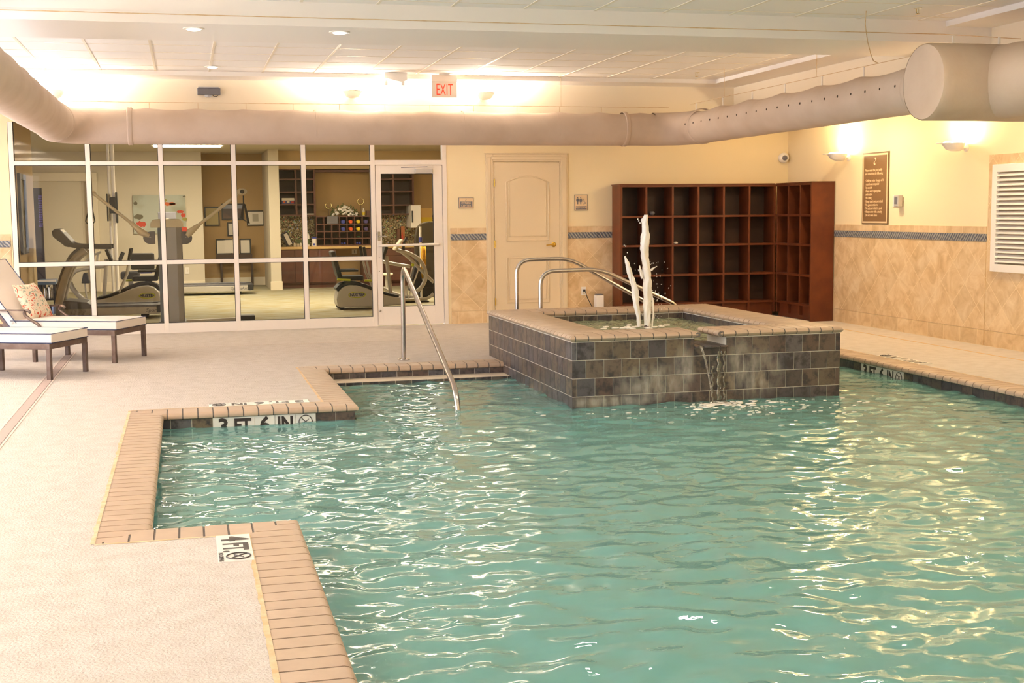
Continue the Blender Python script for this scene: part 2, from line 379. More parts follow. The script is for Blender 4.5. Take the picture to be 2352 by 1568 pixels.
def carpet_mat():
    m = mat('gym_carpet', rgb(176, 158, 100), 0.95); nt = m.node_tree; N = nt.nodes; L = nt.links; p = N['Principled BSDF']
    tc = N.new('ShaderNodeTexCoord'); mp = N.new('ShaderNodeMapping'); mp.inputs['Scale'].default_value = (0.7, 2.2, 1); L.new(tc.outputs['Object'], mp.inputs[0])
    n = N.new('ShaderNodeTexNoise'); n.inputs['Scale'].default_value = 4; n.inputs['Detail'].default_value = 5; L.new(mp.outputs[0], n.inputs[0])
    rp = N.new('ShaderNodeValToRGB'); e = rp.color_ramp.elements; e[0].position = 0.36; e[0].color = rgb(150, 134, 88); e[1].position = 0.62; e[1].color = rgb(162, 160, 142)
    L.new(n.outputs['Fac'], rp.inputs[0]); L.new(rp.outputs[0], p.inputs['Base Color']); return m
m_carpet = carpet_mat()

def floral_mat():
    m = mat('floral_fabric', rgb(236, 224, 204), 0.9); nt = m.node_tree; N = nt.nodes; L = nt.links; p = N['Principled BSDF']
    tc = N.new('ShaderNodeTexCoord'); n = N.new('ShaderNodeTexNoise'); n.inputs['Scale'].default_value = 17; n.inputs['Detail'].default_value = 2; n.inputs['Distortion'].default_value = 1.5
    L.new(tc.outputs['Object'], n.inputs[0]); rp = N.new('ShaderNodeValToRGB'); rp.color_ramp.interpolation = 'CONSTANT'
    cs = [(0, rgb(150, 168, 150)), (0.38, rgb(236, 222, 200)), (0.55, rgb(240, 228, 208)), (0.60, rgb(206, 74, 50)), (0.68, rgb(226, 150, 116))]
    while len(rp.color_ramp.elements) < len(cs): rp.color_ramp.elements.new(0.5)
    for e, (q, c) in zip(rp.color_ramp.elements, cs): e.position = q; e.color = c
    L.new(n.outputs['Fac'], rp.inputs[0]); L.new(rp.outputs[0], p.inputs['Base Color']); return m
m_floral = floral_mat()

# slate of the spa carries pale mineral bloom beside the spillway
def bloom():
    nt = m_spa_slate.node_tree; N = nt.nodes; L = nt.links; p = N['Principled BSDF']
    tc = N.new('ShaderNodeTexCoord'); acc = None
    for (cx, cz, rx, rz) in ((3.72, 0.06, 0.34, 0.16), (3.98, 0.16, 0.10, 0.22), (4.62, 0.10, 0.26, 0.22), (4.48, 0.24, 0.10, 0.16), (3.35, -0.08, 0.5, 0.05)):
        mp = N.new('ShaderNodeMapping'); mp.inputs['Location'].default_value = (-cx/rx, 0, -cz/rz); mp.inputs['Scale'].default_value = (1/rx, 0.0, 1/rz)
        L.new(tc.outputs['Object'], mp.inputs[0]); ln = N.new('ShaderNodeVectorMath'); ln.operation = 'LENGTH'; L.new(mp.outputs[0], ln.inputs[0])
        mr = N.new('ShaderNodeMapRange'); mr.inputs[1].default_value = 0.45; mr.inputs[2].default_value = 1.1; mr.inputs[3].default_value = 1; mr.inputs[4].default_value = 0
        L.new(ln.outputs['Value'], mr.inputs[0])
        if acc is None: acc = mr.outputs[0]
        else:
            mm = N.new('ShaderNodeMath'); mm.operation = 'MAXIMUM'; L.new(acc, mm.inputs[0]); L.new(mr.outputs[0], mm.inputs[1]); acc = mm.outputs[0]
    # only on the front face
    gy = N.new('ShaderNodeSeparateXYZ'); L.new(tc.outputs['Object'], gy.inputs[0])
    lt = N.new('ShaderNodeMath'); lt.operation = 'LESS_THAN'; lt.inputs[1].default_value = 9.9; L.new(gy.outputs['Y'], lt.inputs[0])
    n = N.new('ShaderNodeTexNoise'); n.inputs['Scale'].default_value = 10; n.inputs['Detail'].default_value = 6
    mp = N.new('ShaderNodeMapping'); mp.inputs['Scale'].default_value = (1.6, 1, 0.6); L.new(tc.outputs['Object'], mp.inputs[0]); L.new(mp.outputs[0], n.inputs[0])
    r = N.new('ShaderNodeMapRange'); r.inputs[1].default_value = 0.35; r.inputs[2].default_value = 0.65; L.new(n.outputs['Fac'], r.inputs[0])
    a = N.new('ShaderNodeMath'); a.operation = 'MULTIPLY'; L.new(acc, a.inputs[0]); L.new(r.outputs[0], a.inputs[1])
    a2 = N.new('ShaderNodeMath'); a2.operation = 'MULTIPLY'; L.new(a.outputs[0], a2.inputs[0]); L.new(lt.outputs[0], a2.inputs[1])
    a3 = N.new('ShaderNodeMath'); a3.operation = 'MULTIPLY'; a3.inputs[1].default_value = 0.6; L.new(a2.outputs[0], a3.inputs[0])
    mx = N.new('ShaderNodeMix'); mx.data_type = 'RGBA'; L.new(a3.outputs[0], mx.inputs['Factor']); L.new(so, mx.inputs['A']); mx.inputs['B'].default_value = rgb(186, 182, 170)
    L.new(mx.outputs['Result'], p.inputs['Base Color'])
m_spa_slate, so = island_mat('spa_slate_tile', slate, 0.4, mottle=(rgb(52, 47, 52), 13, 0.45, 0.62), bump=(40, 0.3, 0.002))
bloom()

# ================================================================== SETTING
WZ = -0.12            # water level
YB, XR = 16.65, 8.26  # back wall, right wall
CZ = 3.15             # ceiling
# deck: every slab outside the coping
f = MB(); W = 0.245
PX0, PX1, PX2, PXR = 0.49, -0.20, 1.26, 6.43
PY0, PY1, PY2 = 6.21, 9.81, 12.20
x0, x1, x2, xr = PX0-W, PX1-W, PX2-W, PXR+W
y0, y1, y2 = PY0-W, PY1+W, PY2+W
T = -0.25
f.box(-3.6, x0, -2.2, y0, T, 0); f.box(-3.6, x1, y0, y1, T, 0); f.box(-3.6, x2, y1, y2, T, 0)
f.box(-3.6, 3.03, y2, YB, T, 0); f.box(3.03, 5.40, 12.80, YB, T, 0); f.box(5.40, XR, y2, YB, T, 0)
f.box(xr, XR, -2.2, y2, T, 0); f.box(x0, xr, -2.2, -1.3, T, 0)
floor = struct('floor', f, m_deck)
# narrow dark perforated joint and side joints in the deck
t = MB()
for i in range(220):
    X = -1.1 + i * 0.0195
    if X > 3.15: break
    t.box(X, X+0.011, 14.70, 14.715, 0, 0.0015)
struct('trim_9', t, mat('joint_beads', rgb(188, 170, 148), 0.8))
t = MB(); t.box(7.775, 7.80, -2, 16.2, 0, 0.0015); struct('trim_8', t, mat('joint_tan', rgb(206, 170, 116), 0.8))
dr = empty('trench_drain', (-1.25, 9, 0), 'long taupe strip drain cover let into the pale deck, running under the loungers', 'drain')
MB().box(-1.285, -1.215, 1.0, 14.6, 0, 0.004).build('drain_cover', mat('drain_cover', rgb(176, 158, 150), 0.6), dr)
t = MB(); t.box(-1.305, -1.29, 1.0, 14.6, 0, 0.003); t.box(-1.21, -1.195, 1.0, 14.6, 0, 0.003); t.build('drain_edge', mat('drain_edge', rgb(214, 198, 184), 0.7), dr)

# pool coping
PITCHB = 0.112
prof = [(W, -0.05), (W, 0.0), (0.032, 0.0), (0.016, -0.004), (0.006, -0.013), (0.0, -0.027), (0.004, -0.042), (0.018, -0.05)]
def run(mb, gm, org, sdir, out, L0, L1, k0, k1, first=0.0, pr=prof, pitch=PITCHB, gap=0.010, z=0.0):
    org = Vector(org); sdir = Vector(sdir); out = Vector(out)
    def piece(b, a, c, inset):
        P = list(pr)
        ks = []
        if k0 is not None: ks.append((a - L0)/k0)
        if k1 is not None: ks.append((c - L1)/k1)
        Q = []
        for i, p in enumerate(P):
            q = P[(i+1) % len(P)]; Q.append(p)
            for tk in sorted(ks, key=lambda v: abs(v-p[0])):
                if min(p[0], q[0]) + 1e-5 < tk < max(p[0], q[0]) - 1e-5: Q.append((tk, p[1] + (q[1]-p[1])*(tk-p[0])/(q[0]-p[0])))
        P = Q
        gs = []
        if k0 is not None: gs.append(lambda t: c - (L0 + k0*t) - 0.0006)
        if k1 is not None: gs.append(lambda t: (L1 + k1*t) - a - 0.0006)
        for g_ in gs:
            Q = []
            for i, p in enumerate(P):
                q = P[(i+1) % len(P)]; gp, gq = g_(p[0]), g_(q[0])
                if gp >= 0: Q.append(p)
                if gp*gq < 0: u = gp/(gp-gq); Q.append((p[0]+(q[0]-p[0])*u, p[1]+(q[1]-p[1])*u))
            P = Q
            if len(P) < 3: return
        lo = [max(a, L0 + k0*t_) if k0 is not None else a for t_, _ in P]
        hi = [min(c, L1 + k1*t_) if k1 is not None else c for t_, _ in P]
        if all(h <= l + 0.004 for l, h in zip(lo, hi)): return
        wmax = max(t_ for t_, _ in pr); vs = []
        for e in (lo, hi):
            for (t_, zz), s_ in zip(P, e):
                tt = t_ + inset if t_ < 0.04 else (t_ - (inset if len(pr) > 8 and t_ > wmax-0.03 else 0))
                vs.append(org + sdir*s_ + out*tt + Vector((0, 0, z + zz - (inset if zz > -0.02 else 0))))
        n = len(P); fs = [(i, n+i, n+(i+1) % n, (i+1) % n) for i in range(n)]
        T_ = sorted(set([min(t_ for t_, _ in P)-1] + [k for k in ks] + [wmax+1]))
        for ta, tb in zip(T_, T_[1:]):
            ids = [i for i, (t_, _) in enumerate(P) if ta-1e-5 <= t_ <= tb+1e-5]
            if len(ids) >= 3: fs.append(tuple(ids)); fs.append(tuple(n+i for i in reversed(ids)))
        if sdir.cross(out).z > 0: fs = [tuple(reversed(q)) for q in fs]
        b.add(vs, fs)
    s0 = L0 - W - 0.01 if k0 == -1 else L0; s1 = L1 + W + 0.01 if k1 == 1 else L1
    piece(gm, s0, s1, 0.0028)
    s_ = s0 + first - pitch
    while s_ < s1:
        a, c = max(s_, s0), min(s_ + pitch - gap, s1)
        if c - a > 0.006: piece(mb, a, c, 0.0)
        s_ += pitch
bk, gr = MB(), MB()
run(bk, gr, (PX0, 0, 0), (0,1,0), (-1,0,0), -1.2, PY0, None, -1, 0.03)
run(bk, gr, (0, PY0, 0), (1,0,0), (0,-1,0), PX1, PX0, -1, -1, 0.05)
run(bk, gr, (PX1, 0, 0), (0,1,0), (-1,0,0), PY0, PY1, -1, 1, 0.02)
run(bk, gr, (0, PY1, 0), (1,0,0), (0,1,0), PX1, PX2, -1, -1, 0.06)
run(bk, gr, (PX2, 0, 0), (0,1,0), (-1,0,0), PY1, PY2, 1, 1, 0.04)
run(bk, gr, (0, PY2, 0), (1,0,0), (0,1,0), PX2, 3.01, -1, None, 0.07)
run(bk, gr, (0, PY2, 0), (1,0,0), (0,1,0), 5.41, PXR, None, 1, 0.07)
run(bk, gr, (PXR, 0, 0), (0,1,0), (1,0,0), -1.2, PY2, None, 1, 0.03)
struct('trim_1', gr, m_brickgrout); struct('trim_2', bk, m_brick, smooth=True)
# sandy caulk between coping and deck
ck = MB()
def caulk(a, b, out):
    a = Vector(a); b = Vector(b); d = (b-a).normalized(); o = Vector(out); n = max(2, int((b-a).length/0.04)); vs = []; fs = []
    for i in range(n+1):
        p = a + (b-a)*i/n; e = 0.020 + 0.010*noise.noise(p*9.0)
        vs += [p + Vector((0,0,0.0015)), p + o*e + Vector((0,0,0.0012))]
    for i in range(n): fs.append((2*i, 2*i+1, 2*i+3, 2*i+2))
    ck.add(vs, fs)
caulk((x0,-1.2,0),(x0,y0,0),(-1,0,0)); caulk((x1,y0,0),(x0,y0,0),(0,-1,0)); caulk((x1,y0,0),(x1,y1,0),(-1,0,0))
caulk((x1,y1,0),(x2,y1,0),(0,1,0)); caulk((x2,y1,0),(x2,y2,0),(-1,0,0)); caulk((x2,y2,0),(3.01,y2,0),(0,1,0)); caulk((xr,-1.2,0),(xr,y2,0),(1,0,0))
struct('trim_3', ck, m_caulk)
# pool shell
BZ = -1.05
ps = MB(); e = 0.03
ps.box(PX1-0.3, PXR+0.3, -1.3, PY2+0.3, BZ-0.1, BZ)
ps.box(PX0-0.3, PX0-e, -1.3, PY0-e, BZ, -0.05); ps.box(PX1-0.3, PX0-e, PY0-0.3, PY0-e, BZ, -0.05)
ps.box(PX1-0.3, PX1-e, PY0-e, PY1+e, BZ, -0.05); ps.box(PX1-0.3, PX2-e, PY1+e, PY1+0.3, BZ, -0.05)
ps.box(PX2-0.3, PX2-e, PY1+e, PY2+e, BZ, -0.05); ps.box(PX2-0.3, PXR+0.3, PY2+e, PY2+0.3, BZ, -0.05)
ps.box(PXR+e, PXR+0.3, -1.3, PY2+e, BZ, -0.05); ps.box(PX0-0.3, PXR+0.3, -1.35, -1.25, BZ, -0.05)
struct('pool_basin', ps, m_plaster)
# entry steps between the deck and the spa, and the bench in the bay
st = MB(); nz = MB()
zs = [-0.106, -0.32, -0.54, -0.76]; yy = PY2 + e; d = [0.32, 0.34, 0.34, 0.34]
for k, (z_, dd) in enumerate(zip(zs, d)):
    st.box(PX2-e, 3.03, yy-dd, yy, BZ, z_)
    X = PX2
    while X < 3.0:
        nz.box(X, X+0.06, yy-dd-0.006, yy-dd+0.05, z_-0.05, z_+0.003) if k else nz.box(X, X+0.15, yy-dd-0.006, yy-dd+0.012, z_-0.05, z_+0.003)
        X += 0.066 if k else 0.156
    yy -= dd
o = struct('pool_steps', st, mat('step_mosaic', rgb(222, 208, 186), 0.5)); struct('trim_4', nz, m_slate)
bn = MB(); bn.box(PX1-e, 0.40, PY0-e, PY1+e, BZ, -0.50); struct('pool_bench', bn, m_bench)
nz = MB(); Y = PY0
while Y < PY1: nz.box(0.345, 0.405, Y, Y+0.052, -0.55, -0.496); Y += 0.056
struct('trim_5', nz, mat('bench_edge_tile', rgb(58, 48, 44), 0.5))

# waterline tiles
wt, wg = MB(), MB()
def tiles(org, sdir, nrm, a, b, skip=None, z0=-0.2, z1=-0.05, first=0.0, mb=None, g=None, rows=1, off=0.0):
    mb = mb or wt; g = g or wg
    org = Vector(org); s_ = Vector(sdir); n = Vector(nrm); P = 0.1545; G = 0.0045
    def bx(m_, u0_, u1_, za, zb, th):
        p = [org + s_*u + n*q + Vector((0,0,zz)) for zz in (za, zb) for u, q in ((u0_,-0.01),(u1_,-0.01),(u1_,th),(u0_,th))]
        fs = [(0,3,2,1),(4,5,6,7),(0,1,5,4),(1,2,6,5),(2,3,7,6),(3,0,4,7)]
        if s_.cross(n).z < 0: fs = [tuple(reversed(q)) for q in fs]
        m_.add(p, fs)
    bx(g, a, b, z0, z1, 0.0005)
    u = a + first - P
    while u < b:
        c, d_ = max(u + G/2, a), min(u + P - G/2, b)
        if d_ - c > 0.004 and not (skip and c > skip[0]-0.01 and d_ < skip[1]+0.01): bx(mb, c, d_, z0+G/2, z1-G/2, 0.004)
        u += P
MARKJ = (0.155, 0.155+5*0.1545); MARKR = (10.585, 10.585+5*0.1545)
tiles((PX0-e, 0, 0), (0,1,0), (1,0,0), -1.2, PY0-e)
tiles((0, PY0-e, 0), (1,0,0), (0,1,0), PX1-e, PX0-e)
tiles((PX1-e, 0, 0), (0,1,0), (1,0,0), PY0-e, PY1+e)
tiles((0, PY1+e, 0), (1,0,0), (0,-1,0), PX1-e, PX2-e, skip=MARKJ, first=(MARKJ[0]-(PX1-e)) % 0.1545)
tiles((PX2-e, 0, 0), (0,1,0), (1,0,0), PY1+e, PY2+e)
tiles((0, PY2+e, 0), (1,0,0), (0,-1,0), PX2-e, 3.02, first=0.1)
tiles((PXR+e, 0, 0), (0,1,0), (-1,0,0), -1.2, PY2+e, skip=MARKR, first=(MARKR[0]+1.2) % 0.1545)
struct('trim_6', wg, m_grout); struct('trim_7', wt, m_slate)

# depth markers --------------------------------------------------------------
def nodiving(par, o, x, y, r, words=False):
    o = Vector(o); X = Vector(x); Yv = Vector(y); n = X.cross(Yv); o = o + n*0.0012
    ring = [o + (X*math.cos(a) + Yv*math.sin(a))*r for a in [2*math.pi*k/32 for k in range(32)]]
    mb = MB(); mb.tube(ring, r*0.07, 6, closed=True)
    mb.tube([o + (X*-0.68 + Yv*0.68)*r, o + (X*0.68 + Yv*-0.68)*r], r*0.06, 6)
    mb.tube([o + (X*-0.45 - Yv*0.35)*r, o + (X*0.1 + Yv*0.1)*r, o + (X*0.5 + Yv*0.42)*r], r*0.05, 6)
    mb.tube([o + (X*0.1 + Yv*0.1)*r, o + (X*0.15 - Yv*0.2)*r], r*0.04, 6)
    for k in range(-2, 3): mb.tube([o + (X*(k*0.3-0.1) - Yv*0.38)*r, o + (X*(k*0.3+0.05) - Yv*0.30)*r], r*0.025, 5)
    mb.build('no_diving_symbol', m_ink, par)
def marker(name, label, org, x, y, cells, size=0.1545, th=0.006):
    """a strip of square tiles read along x with letter tops toward y"""
    org = Vector(org); X = Vector(x); Yv = Vector(y); n = X.cross(Yv)
    r = empty(name, org, label, 'depth marker', None)
    for i, cell in enumerate(cells):
        c = org + X*(size*(i+0.5)) ; m_ = Matrix((X, Yv, n)).transposed()
        MB().obox(c + n*(th/2-0.003), size-0.003, size-0.003, th, m_).build('tile', m_marker, r)
        top = c + n*(th-0.003)
        if cell == 'ND':
            nodiving(r, top + Yv*0.012*(size/0.1545), X, Yv, size*0.33)
            if size > 0.15 and name == 'deck_depth_marker':
                text('lettering', 'NO DIVING', m_ink, r, top - Yv*0.062 + n*0.0005, X, Yv, 0.028, bold=0.0006)
        else:
            text('lettering', cell, m_ink, r, top + n*0.0005, X, Yv, 0.165 if len(cell) == 1 else 0.15, bold=0.0055, sx=1.0 if len(cell) == 1 else 0.80)
    return r
marker('deck_depth_marker', 'white deck tiles reading 4 FT with a no diving sign, set in the coping corner', (0.165, 5.95, 0.001), (0,-1,0), (1,0,0), ['4', 'FT.', 'ND'])
marker('deck_depth_marker', 'upside down 3 FT 6 IN tiles on the deck just behind the bay coping', (0.905, y1+0.085, 0.001), (-1,0,0), (0,-1,0), ['3', 'FT.', '6', 'IN', 'ND'])
marker('deck_depth_marker', '3 FT 6 IN tiles lying on the narrow deck beside the tiled right wall', (xr+0.09, 10.72, 0.001), (0,1,0), (-1,0,0), ['3', 'FT.', '6', 'IN', 'ND'])
marker('waterline_depth_marker', '3 FT 6 IN tiles at the waterline under the bay coping', (MARKJ[0], PY1+e-0.003, -0.125), (1,0,0), (0,0,1), ['3', 'FT.', '6', 'IN', 'ND'])
marker('waterline_depth_marker', '3 FT 6 IN tiles at the waterline on the pool side right of the spa', (PXR+e-0.003, MARKR[1], -0.125), (0,-1,0), (0,0,1), ['3', 'FT.', '6', 'IN', 'ND'])

# pool water -----------------------------------------------------------------
def wave(x, y, amp=1.0):
    p = Vector((x, y, 0)); s_ = 0.0
    d1 = noise.noise(Vector((x*0.9, y*0.9, 3)))
    s_ += 0.0110*noise.noise(Vector((x*2.2 + d1, y*3.2, 0.3)))
    s_ += 0.0130*noise.noise(Vector((x*4.8, y*6.6 + d1, 5.1)))
    s_ += 0.0085*noise.noise(Vector((x*8.5, y*11.5, 9.7)))
    s_ += 0.0026*noise.noise(Vector((x*21, y*26, 2.2)))
    return s_*amp
def water_grid(name, inside, xa, xb, ya, yb, st_, z, m, par=None, amp=1.0, hfun=None):
    mb = MB(); nx = int(round((xb-xa)/st_)); ny = int(round((yb-ya)/st_)); idx = {}
    def vid(i, j):
        if (i, j) not in idx:
            x = xa + (xb-xa)*i/nx; y = ya + (yb-ya)*j/ny
            idx[(i, j)] = len(mb.v); mb.v.append((x, y, z + (hfun or wave)(x, y, amp)))
        return idx[(i, j)]
    for i in range(nx):
        for j in range(ny):
            x = xa + (xb-xa)*(i+0.5)/nx; y = ya + (yb-ya)*(j+0.5)/ny
            if inside(x, y): mb.f.append((vid(i,j), vid(i+1,j), vid(i+1,j+1), vid(i,j+1))); mb.mi.append(0)
    return mb.build(name, m, par, smooth='all')
def in_pool(x, y):
    if y > PY2+e or x > PXR+e: return False
    if y < PY0-e: ok = x > PX0-e
    elif y < PY1+e: ok = x > PX1-e
    else: ok = x > PX2-e
    if y > 9.885 and 3.015 < x < 5.405: return False
    return ok
pw = water_grid('pool_water', in_pool, -0.24, 6.48, -1.25, 12.24, 0.028, WZ, m_water, amp=1.0)
tag(pw, 'rippled teal water filling the pool', 'water', kind='stuff')

# ------------------------------------------------------------------ walls
g = MB()
g.box(-3.6, -2.04, YB, YB+0.15, 0, CZ); g.box(-2.04, 3.36, YB, YB+0.15, 2.62, CZ); g.box(3.36, XR+0.2, YB, YB+0.15, 0, CZ)
struct('wall_back', g, m_wall)
g = MB(); g.box(XR, XR+0.15, -2.2, YB, 0, CZ); struct('wall_right', g, m_wall)
# dropped fascia round the top, its underside and the shallow step in front of it
g = MB(); g.box(-3.6, 7.2, 16.13, YB, 2.73, CZ); g.box(7.2, XR, -2.2, YB, 2.73, CZ); g.box(-3.6, -2.6, -2.2, 16.13, 2.73, CZ)
struct('wall_upper', g, m_upper)
g = MB(); g.box(-2.6, 7.2, 15.65, 16.13, 3.10, CZ); g.box(6.73, 7.2, -2.2, 15.65, 3.10, CZ); g.box(-2.6, -2.1, -2.2, 15.65, 3.10, CZ)
struct('trim_10', g, m_beam)
g = MB(); g.box(-2.1, 6.73, 10.45, 11.49, 2.96, CZ); g.box(-2.1, 6.73, 3.6, 4.64, 2.96, CZ); g.box(6.73, 7.2, 10.45, 11.49, 2.96, 3.10); g.box(6.73, 7.2, 3.6, 4.64, 2.96, 3.10)
struct('ceiling_beam', g, m_beam)
g = MB(); g.box(-3.6, XR+0.2, -2.2, YB+0.15, CZ, CZ+0.1); struct('ceiling', g, m_tile_c)
g = MB(); tx = -2.10
k = -4
while True:
    X = 0.345 + 0.611*k
    if X > 6.7: break
    if X > -2.05:
        for ya, yb in ((-2.2, 3.6), (4.64, 10.45), (11.49, 15.65)): g.box(X-0.012, X+0.012, ya, yb, CZ-0.004, CZ)
    k += 1
Y = 13.30 - 0.61*25
while Y < 15.6:
    if Y > -2.1 and not (3.5 < Y < 4.7 or 10.4 < Y < 11.55): g.box(-2.1, 6.73, Y-0.007, Y+0.007, CZ-0.003, CZ)
    Y += 0.61
struct('trim_11', g, m_tee)
# left side wall: sill, posts and header round tall daylight windows
g = MB(); g.box(-3.75, -3.6, -2.2, YB+0.15, 0, 0.3); g.box(-3.75, -3.6, -2.2, YB+0.15, 2.5, CZ+0.1)
for yy_ in (-2.2, 1.5, 5.0, 8.5, 12.0, 15.6): g.box(-3.75, -3.6, yy_, yy_+0.35, 0.3, 2.5)
g.box(-3.75, -3.6, 15.6, YB+0.15, 0.3, 2.5)
struct('wall_left', g, m_upper)
g = MB(); g.box(-3.75, XR+0.15, -2.35, -2.2, 0, CZ+0.1); struct('wall_front', g, m_wall)

# stone dado
def dado(axis, a, b, nr, base, name, mats):
    def bx(m_, z0, z1, th):
        if axis == 'X': m_.box(a, b, nr-th, nr, z0, z1)
        else: m_.box(nr-th, nr, a, b, z0, z1)
    g = MB(); bx(g, 0, 0.165, 0.013); struct(name, g, mats[1])
    g = MB(); bx(g, 0.168, 1.107, 0.011); struct(name, g, mats[0])
    g = MB(); bx(g, 1.192, 1.268, 0.013); struct(name, g, mats[1])
    g = MB(); s_ = a
    while s_ < b:
        q = min(s_+0.203, b)
        if axis == 'X': g.box(s_, q, nr-0.017, nr, 1.110, 1.190)
        else: g.box(nr-0.017, nr, s_, q, 1.110, 1.190)
        s_ += 0.208
    struct(name, g, m_border, bevel=0.002)
dado('X', -3.6, -2.06, YB, 0, 'trim_12', (m_trav_x, m_travb_x))
dado('X', 3.40, 3.89, YB, 0, 'trim_13', (m_trav_x, m_travb_x))
dado('X', 5.02, 5.70, YB, 0, 'trim_14', (m_trav_x, m_travb_x))
dado('Y', 11.97, 15.26, XR, 0, 'trim_15', (m_trav_y, m_travb_y))
# stone under and round the louvre
g = MB(); g.box(XR-0.011, XR, -2.0, 11.95, 0.168, 0.79); g.box(XR-0.011, XR, 10.0, 11.95, 0.79, 2.02); struct('trim_16', g, m_trav_y)
g = MB(); g.box(XR-0.013, XR, -2.0, 11.95, 0, 0.165); struct('trim_16', g, m_travb_y)
lv = empty('wall_louvre', (XR, 11.2, 0.80), 'cream metal louvre with horizontal blades set in the tiled right wall', 'vent')
g = MB()
for a, b, c_, d_ in ((11.76, 11.84, 0.80, 1.915), (10.3, 10.38, 0.80, 1.915), (10.38, 11.76, 0.80, 0.88), (10.38, 11.76, 1.835, 1.915)): g.box(XR-0.05, XR-0.012, a, b, c_, d_)
g.build('frame', m_white, lv, bevel=0.003)
for i in range(19):
    z_ = 0.90 + i*0.0495
    MB().obox((XR-0.03, 11.07, z_+0.016), 0.05, 1.38, 0.006, Matrix.Rotation(R(-38), 3, 'Y')).build('blade', m_white, lv)
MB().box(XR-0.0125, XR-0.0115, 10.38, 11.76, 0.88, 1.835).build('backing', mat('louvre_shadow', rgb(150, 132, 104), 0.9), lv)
# gym side skirting / storefront sill is part of the window

# ================================================================== SPA
SX0, SX1, SY0, SY1, SZ = 3.01, 5.41, 9.88, 12.82, 0.42
spa = empty('hot_tub', (4.2, 11.3, 0), 'raised square hot tub clad in grey slate tiles with tan brick coping, beside the pool', 'hot tub')
IX0, IX1, IY0, IY1 = 3.40, 5.00, 10.30, 12.42
SL0, SL1 = 4.07, 4.36        # spillway
g = MB()
g.box(SX0+0.006, IX0, SY0+0.006, SY1, -0.9, SZ); g.box(IX1, SX1-0.006, SY0+0.006, SY1, -0.9, SZ)
g.box(IX0, SL0, SY0+0.006, IY0, -0.9, SZ); g.box(SL1, IX1, SY0+0.006, IY0, -0.9, SZ); g.box(SL0, SL1, SY0+0.006, IY0, -0.9, 0.335)
g.box(IX0, IX1, IY1, SY1, -0.9, SZ); g.box(IX0, IX1, IY0, IY1, -0.9, -0.3)
g.build('core', m_grout, spa)
def wall_tiles(mb, org, sdir, nrm, L, rows, skip=None, P=0.1545, th=0.006, off0=0.04):
    org = Vector(org); s_ = Vector(sdir); n = Vector(nrm); G = 0.006
    for k, (za, zb) in enumerate(rows):
        u = off0 - P + (P/2 if k % 2 else 0)
        while u < L:
            a, b = max(u+G/2, 0.002), min(u+P-G/2, L-0.002)
            if skip:
                for (sa, sb, sz) in skip:
                    if zb > sz and za < sz + 0.3:
                        if a >= sa and b <= sb: a = b
                        elif a < sa < b: b = sa
                        elif a < sb < b: a = sb
            if b - a > 0.005:
                z0_, z1_ = za+G/2, zb-G/2
                p = [org + s_*uu + n*q + Vector((0,0,zz)) for zz in (z0_, z1_) for uu, q in ((a,0),(b,0),(b,th),(a,th))]
                fs = [(0,3,2,1),(4,5,6,7),(0,1,5,4),(1,2,6,5),(2,3,7,6),(3,0,4,7)]
                if s_.cross(n).z < 0: fs = [tuple(reversed(q)) for q in fs]
                mb.add(p, fs)
            u += P
rows = [(0.268, 0.417), (0.119, 0.268), (-0.030, 0.119), (-0.180, -0.030), (-0.33, -0.18)]
g = MB()
wall_tiles(g, (SX0, SY0+0.006, 0), (1,0,0), (0,-1,0), SX1-SX0, rows, skip=[(SL0-SX0, SL1-SX0, 0.335)])
g.box(SL0+0.003, SL0+0.075, SY0, SY0+0.006, 0.272, 0.330); g.box(SL0+0.081, SL0+0.228, SY0, SY0+0.006, 0.272, 0.330); g.box(SL0+0.234, SL1-0.003, SY0, SY0+0.006, 0.272, 0.330)
g.build('front_tiles', m_spa_slate, spa)
g = MB()
wall_tiles(g, (SX0+0.006, SY0, 0), (0,1,0), (-1,0,0), SY1-SY0, rows)
g.build('side_tiles', m_slate, spa)
g = MB(); wall_tiles(g, (SX1-0.006, SY0, 0), (0,1,0), (1,0,0), SY1-SY0, rows); g.build('side_tiles', m_slate, spa)
g = MB(); wall_tiles(g, (SX0, SY1-0.0, 0), (1,0,0), (0,1,0), SX1-SX0, rows[:3], th=0.005); g.build('back_tiles', m_slate, spa)
g = MB(); ir = [(0.30, 0.417), (0.20, 0.30)]
wall_tiles(g, (IX0, IY1, 0), (1,0,0), (0,-1,0), IX1-IX0, ir); wall_tiles(g, (IX1, IY0, 0), (0,1,0), (-1,0,0), IY1-IY0, ir); wall_tiles(g, (IX0, IY0, 0), (0,1,0), (1,0,0), IY1-IY0, ir)
g.build('inner_tiles', m_slate, spa)
# coping: outer and inner noses
wx = [IX0-SX0+0.02, SX1-IX1+0.02, IY0-SY0+0.02, SY1-IY1+0.02]
def cop(wd):
    t = 0.05
    return [(wd, -t*0.5-0.001), (wd-0.006, -0.012), (wd-0.022, 0.0), (0.024, 0.0), (0.008, -0.010), (0.0, -0.025), (0.008, -0.042), (0.024, -0.05), (wd-0.022, -0.05), (wd-0.006, -0.042)]
bk, gr = MB(), MB(); CT = SZ + 0.05; O = 0.02
_W = W
for (org, sd, out, L0, L1, k0, k1, wd) in (
    ((SX0-O, 0, 0), (0,1,0), (1,0,0), SY0-O, SY1+O, 1, -1, wx[0]+O), ((SX1+O, 0, 0), (0,1,0), (-1,0,0), SY0-O, SY1+O, 1, -1, wx[1]+O),
    ((0, SY1+O, 0), (1,0,0), (0,-1,0), SX0-O, SX1+O, 1, -1, wx[3]+O)):
    run(bk, gr, org, sd, out, L0, L1, k0, k1, 0.05, pr=cop(wd), z=CT)
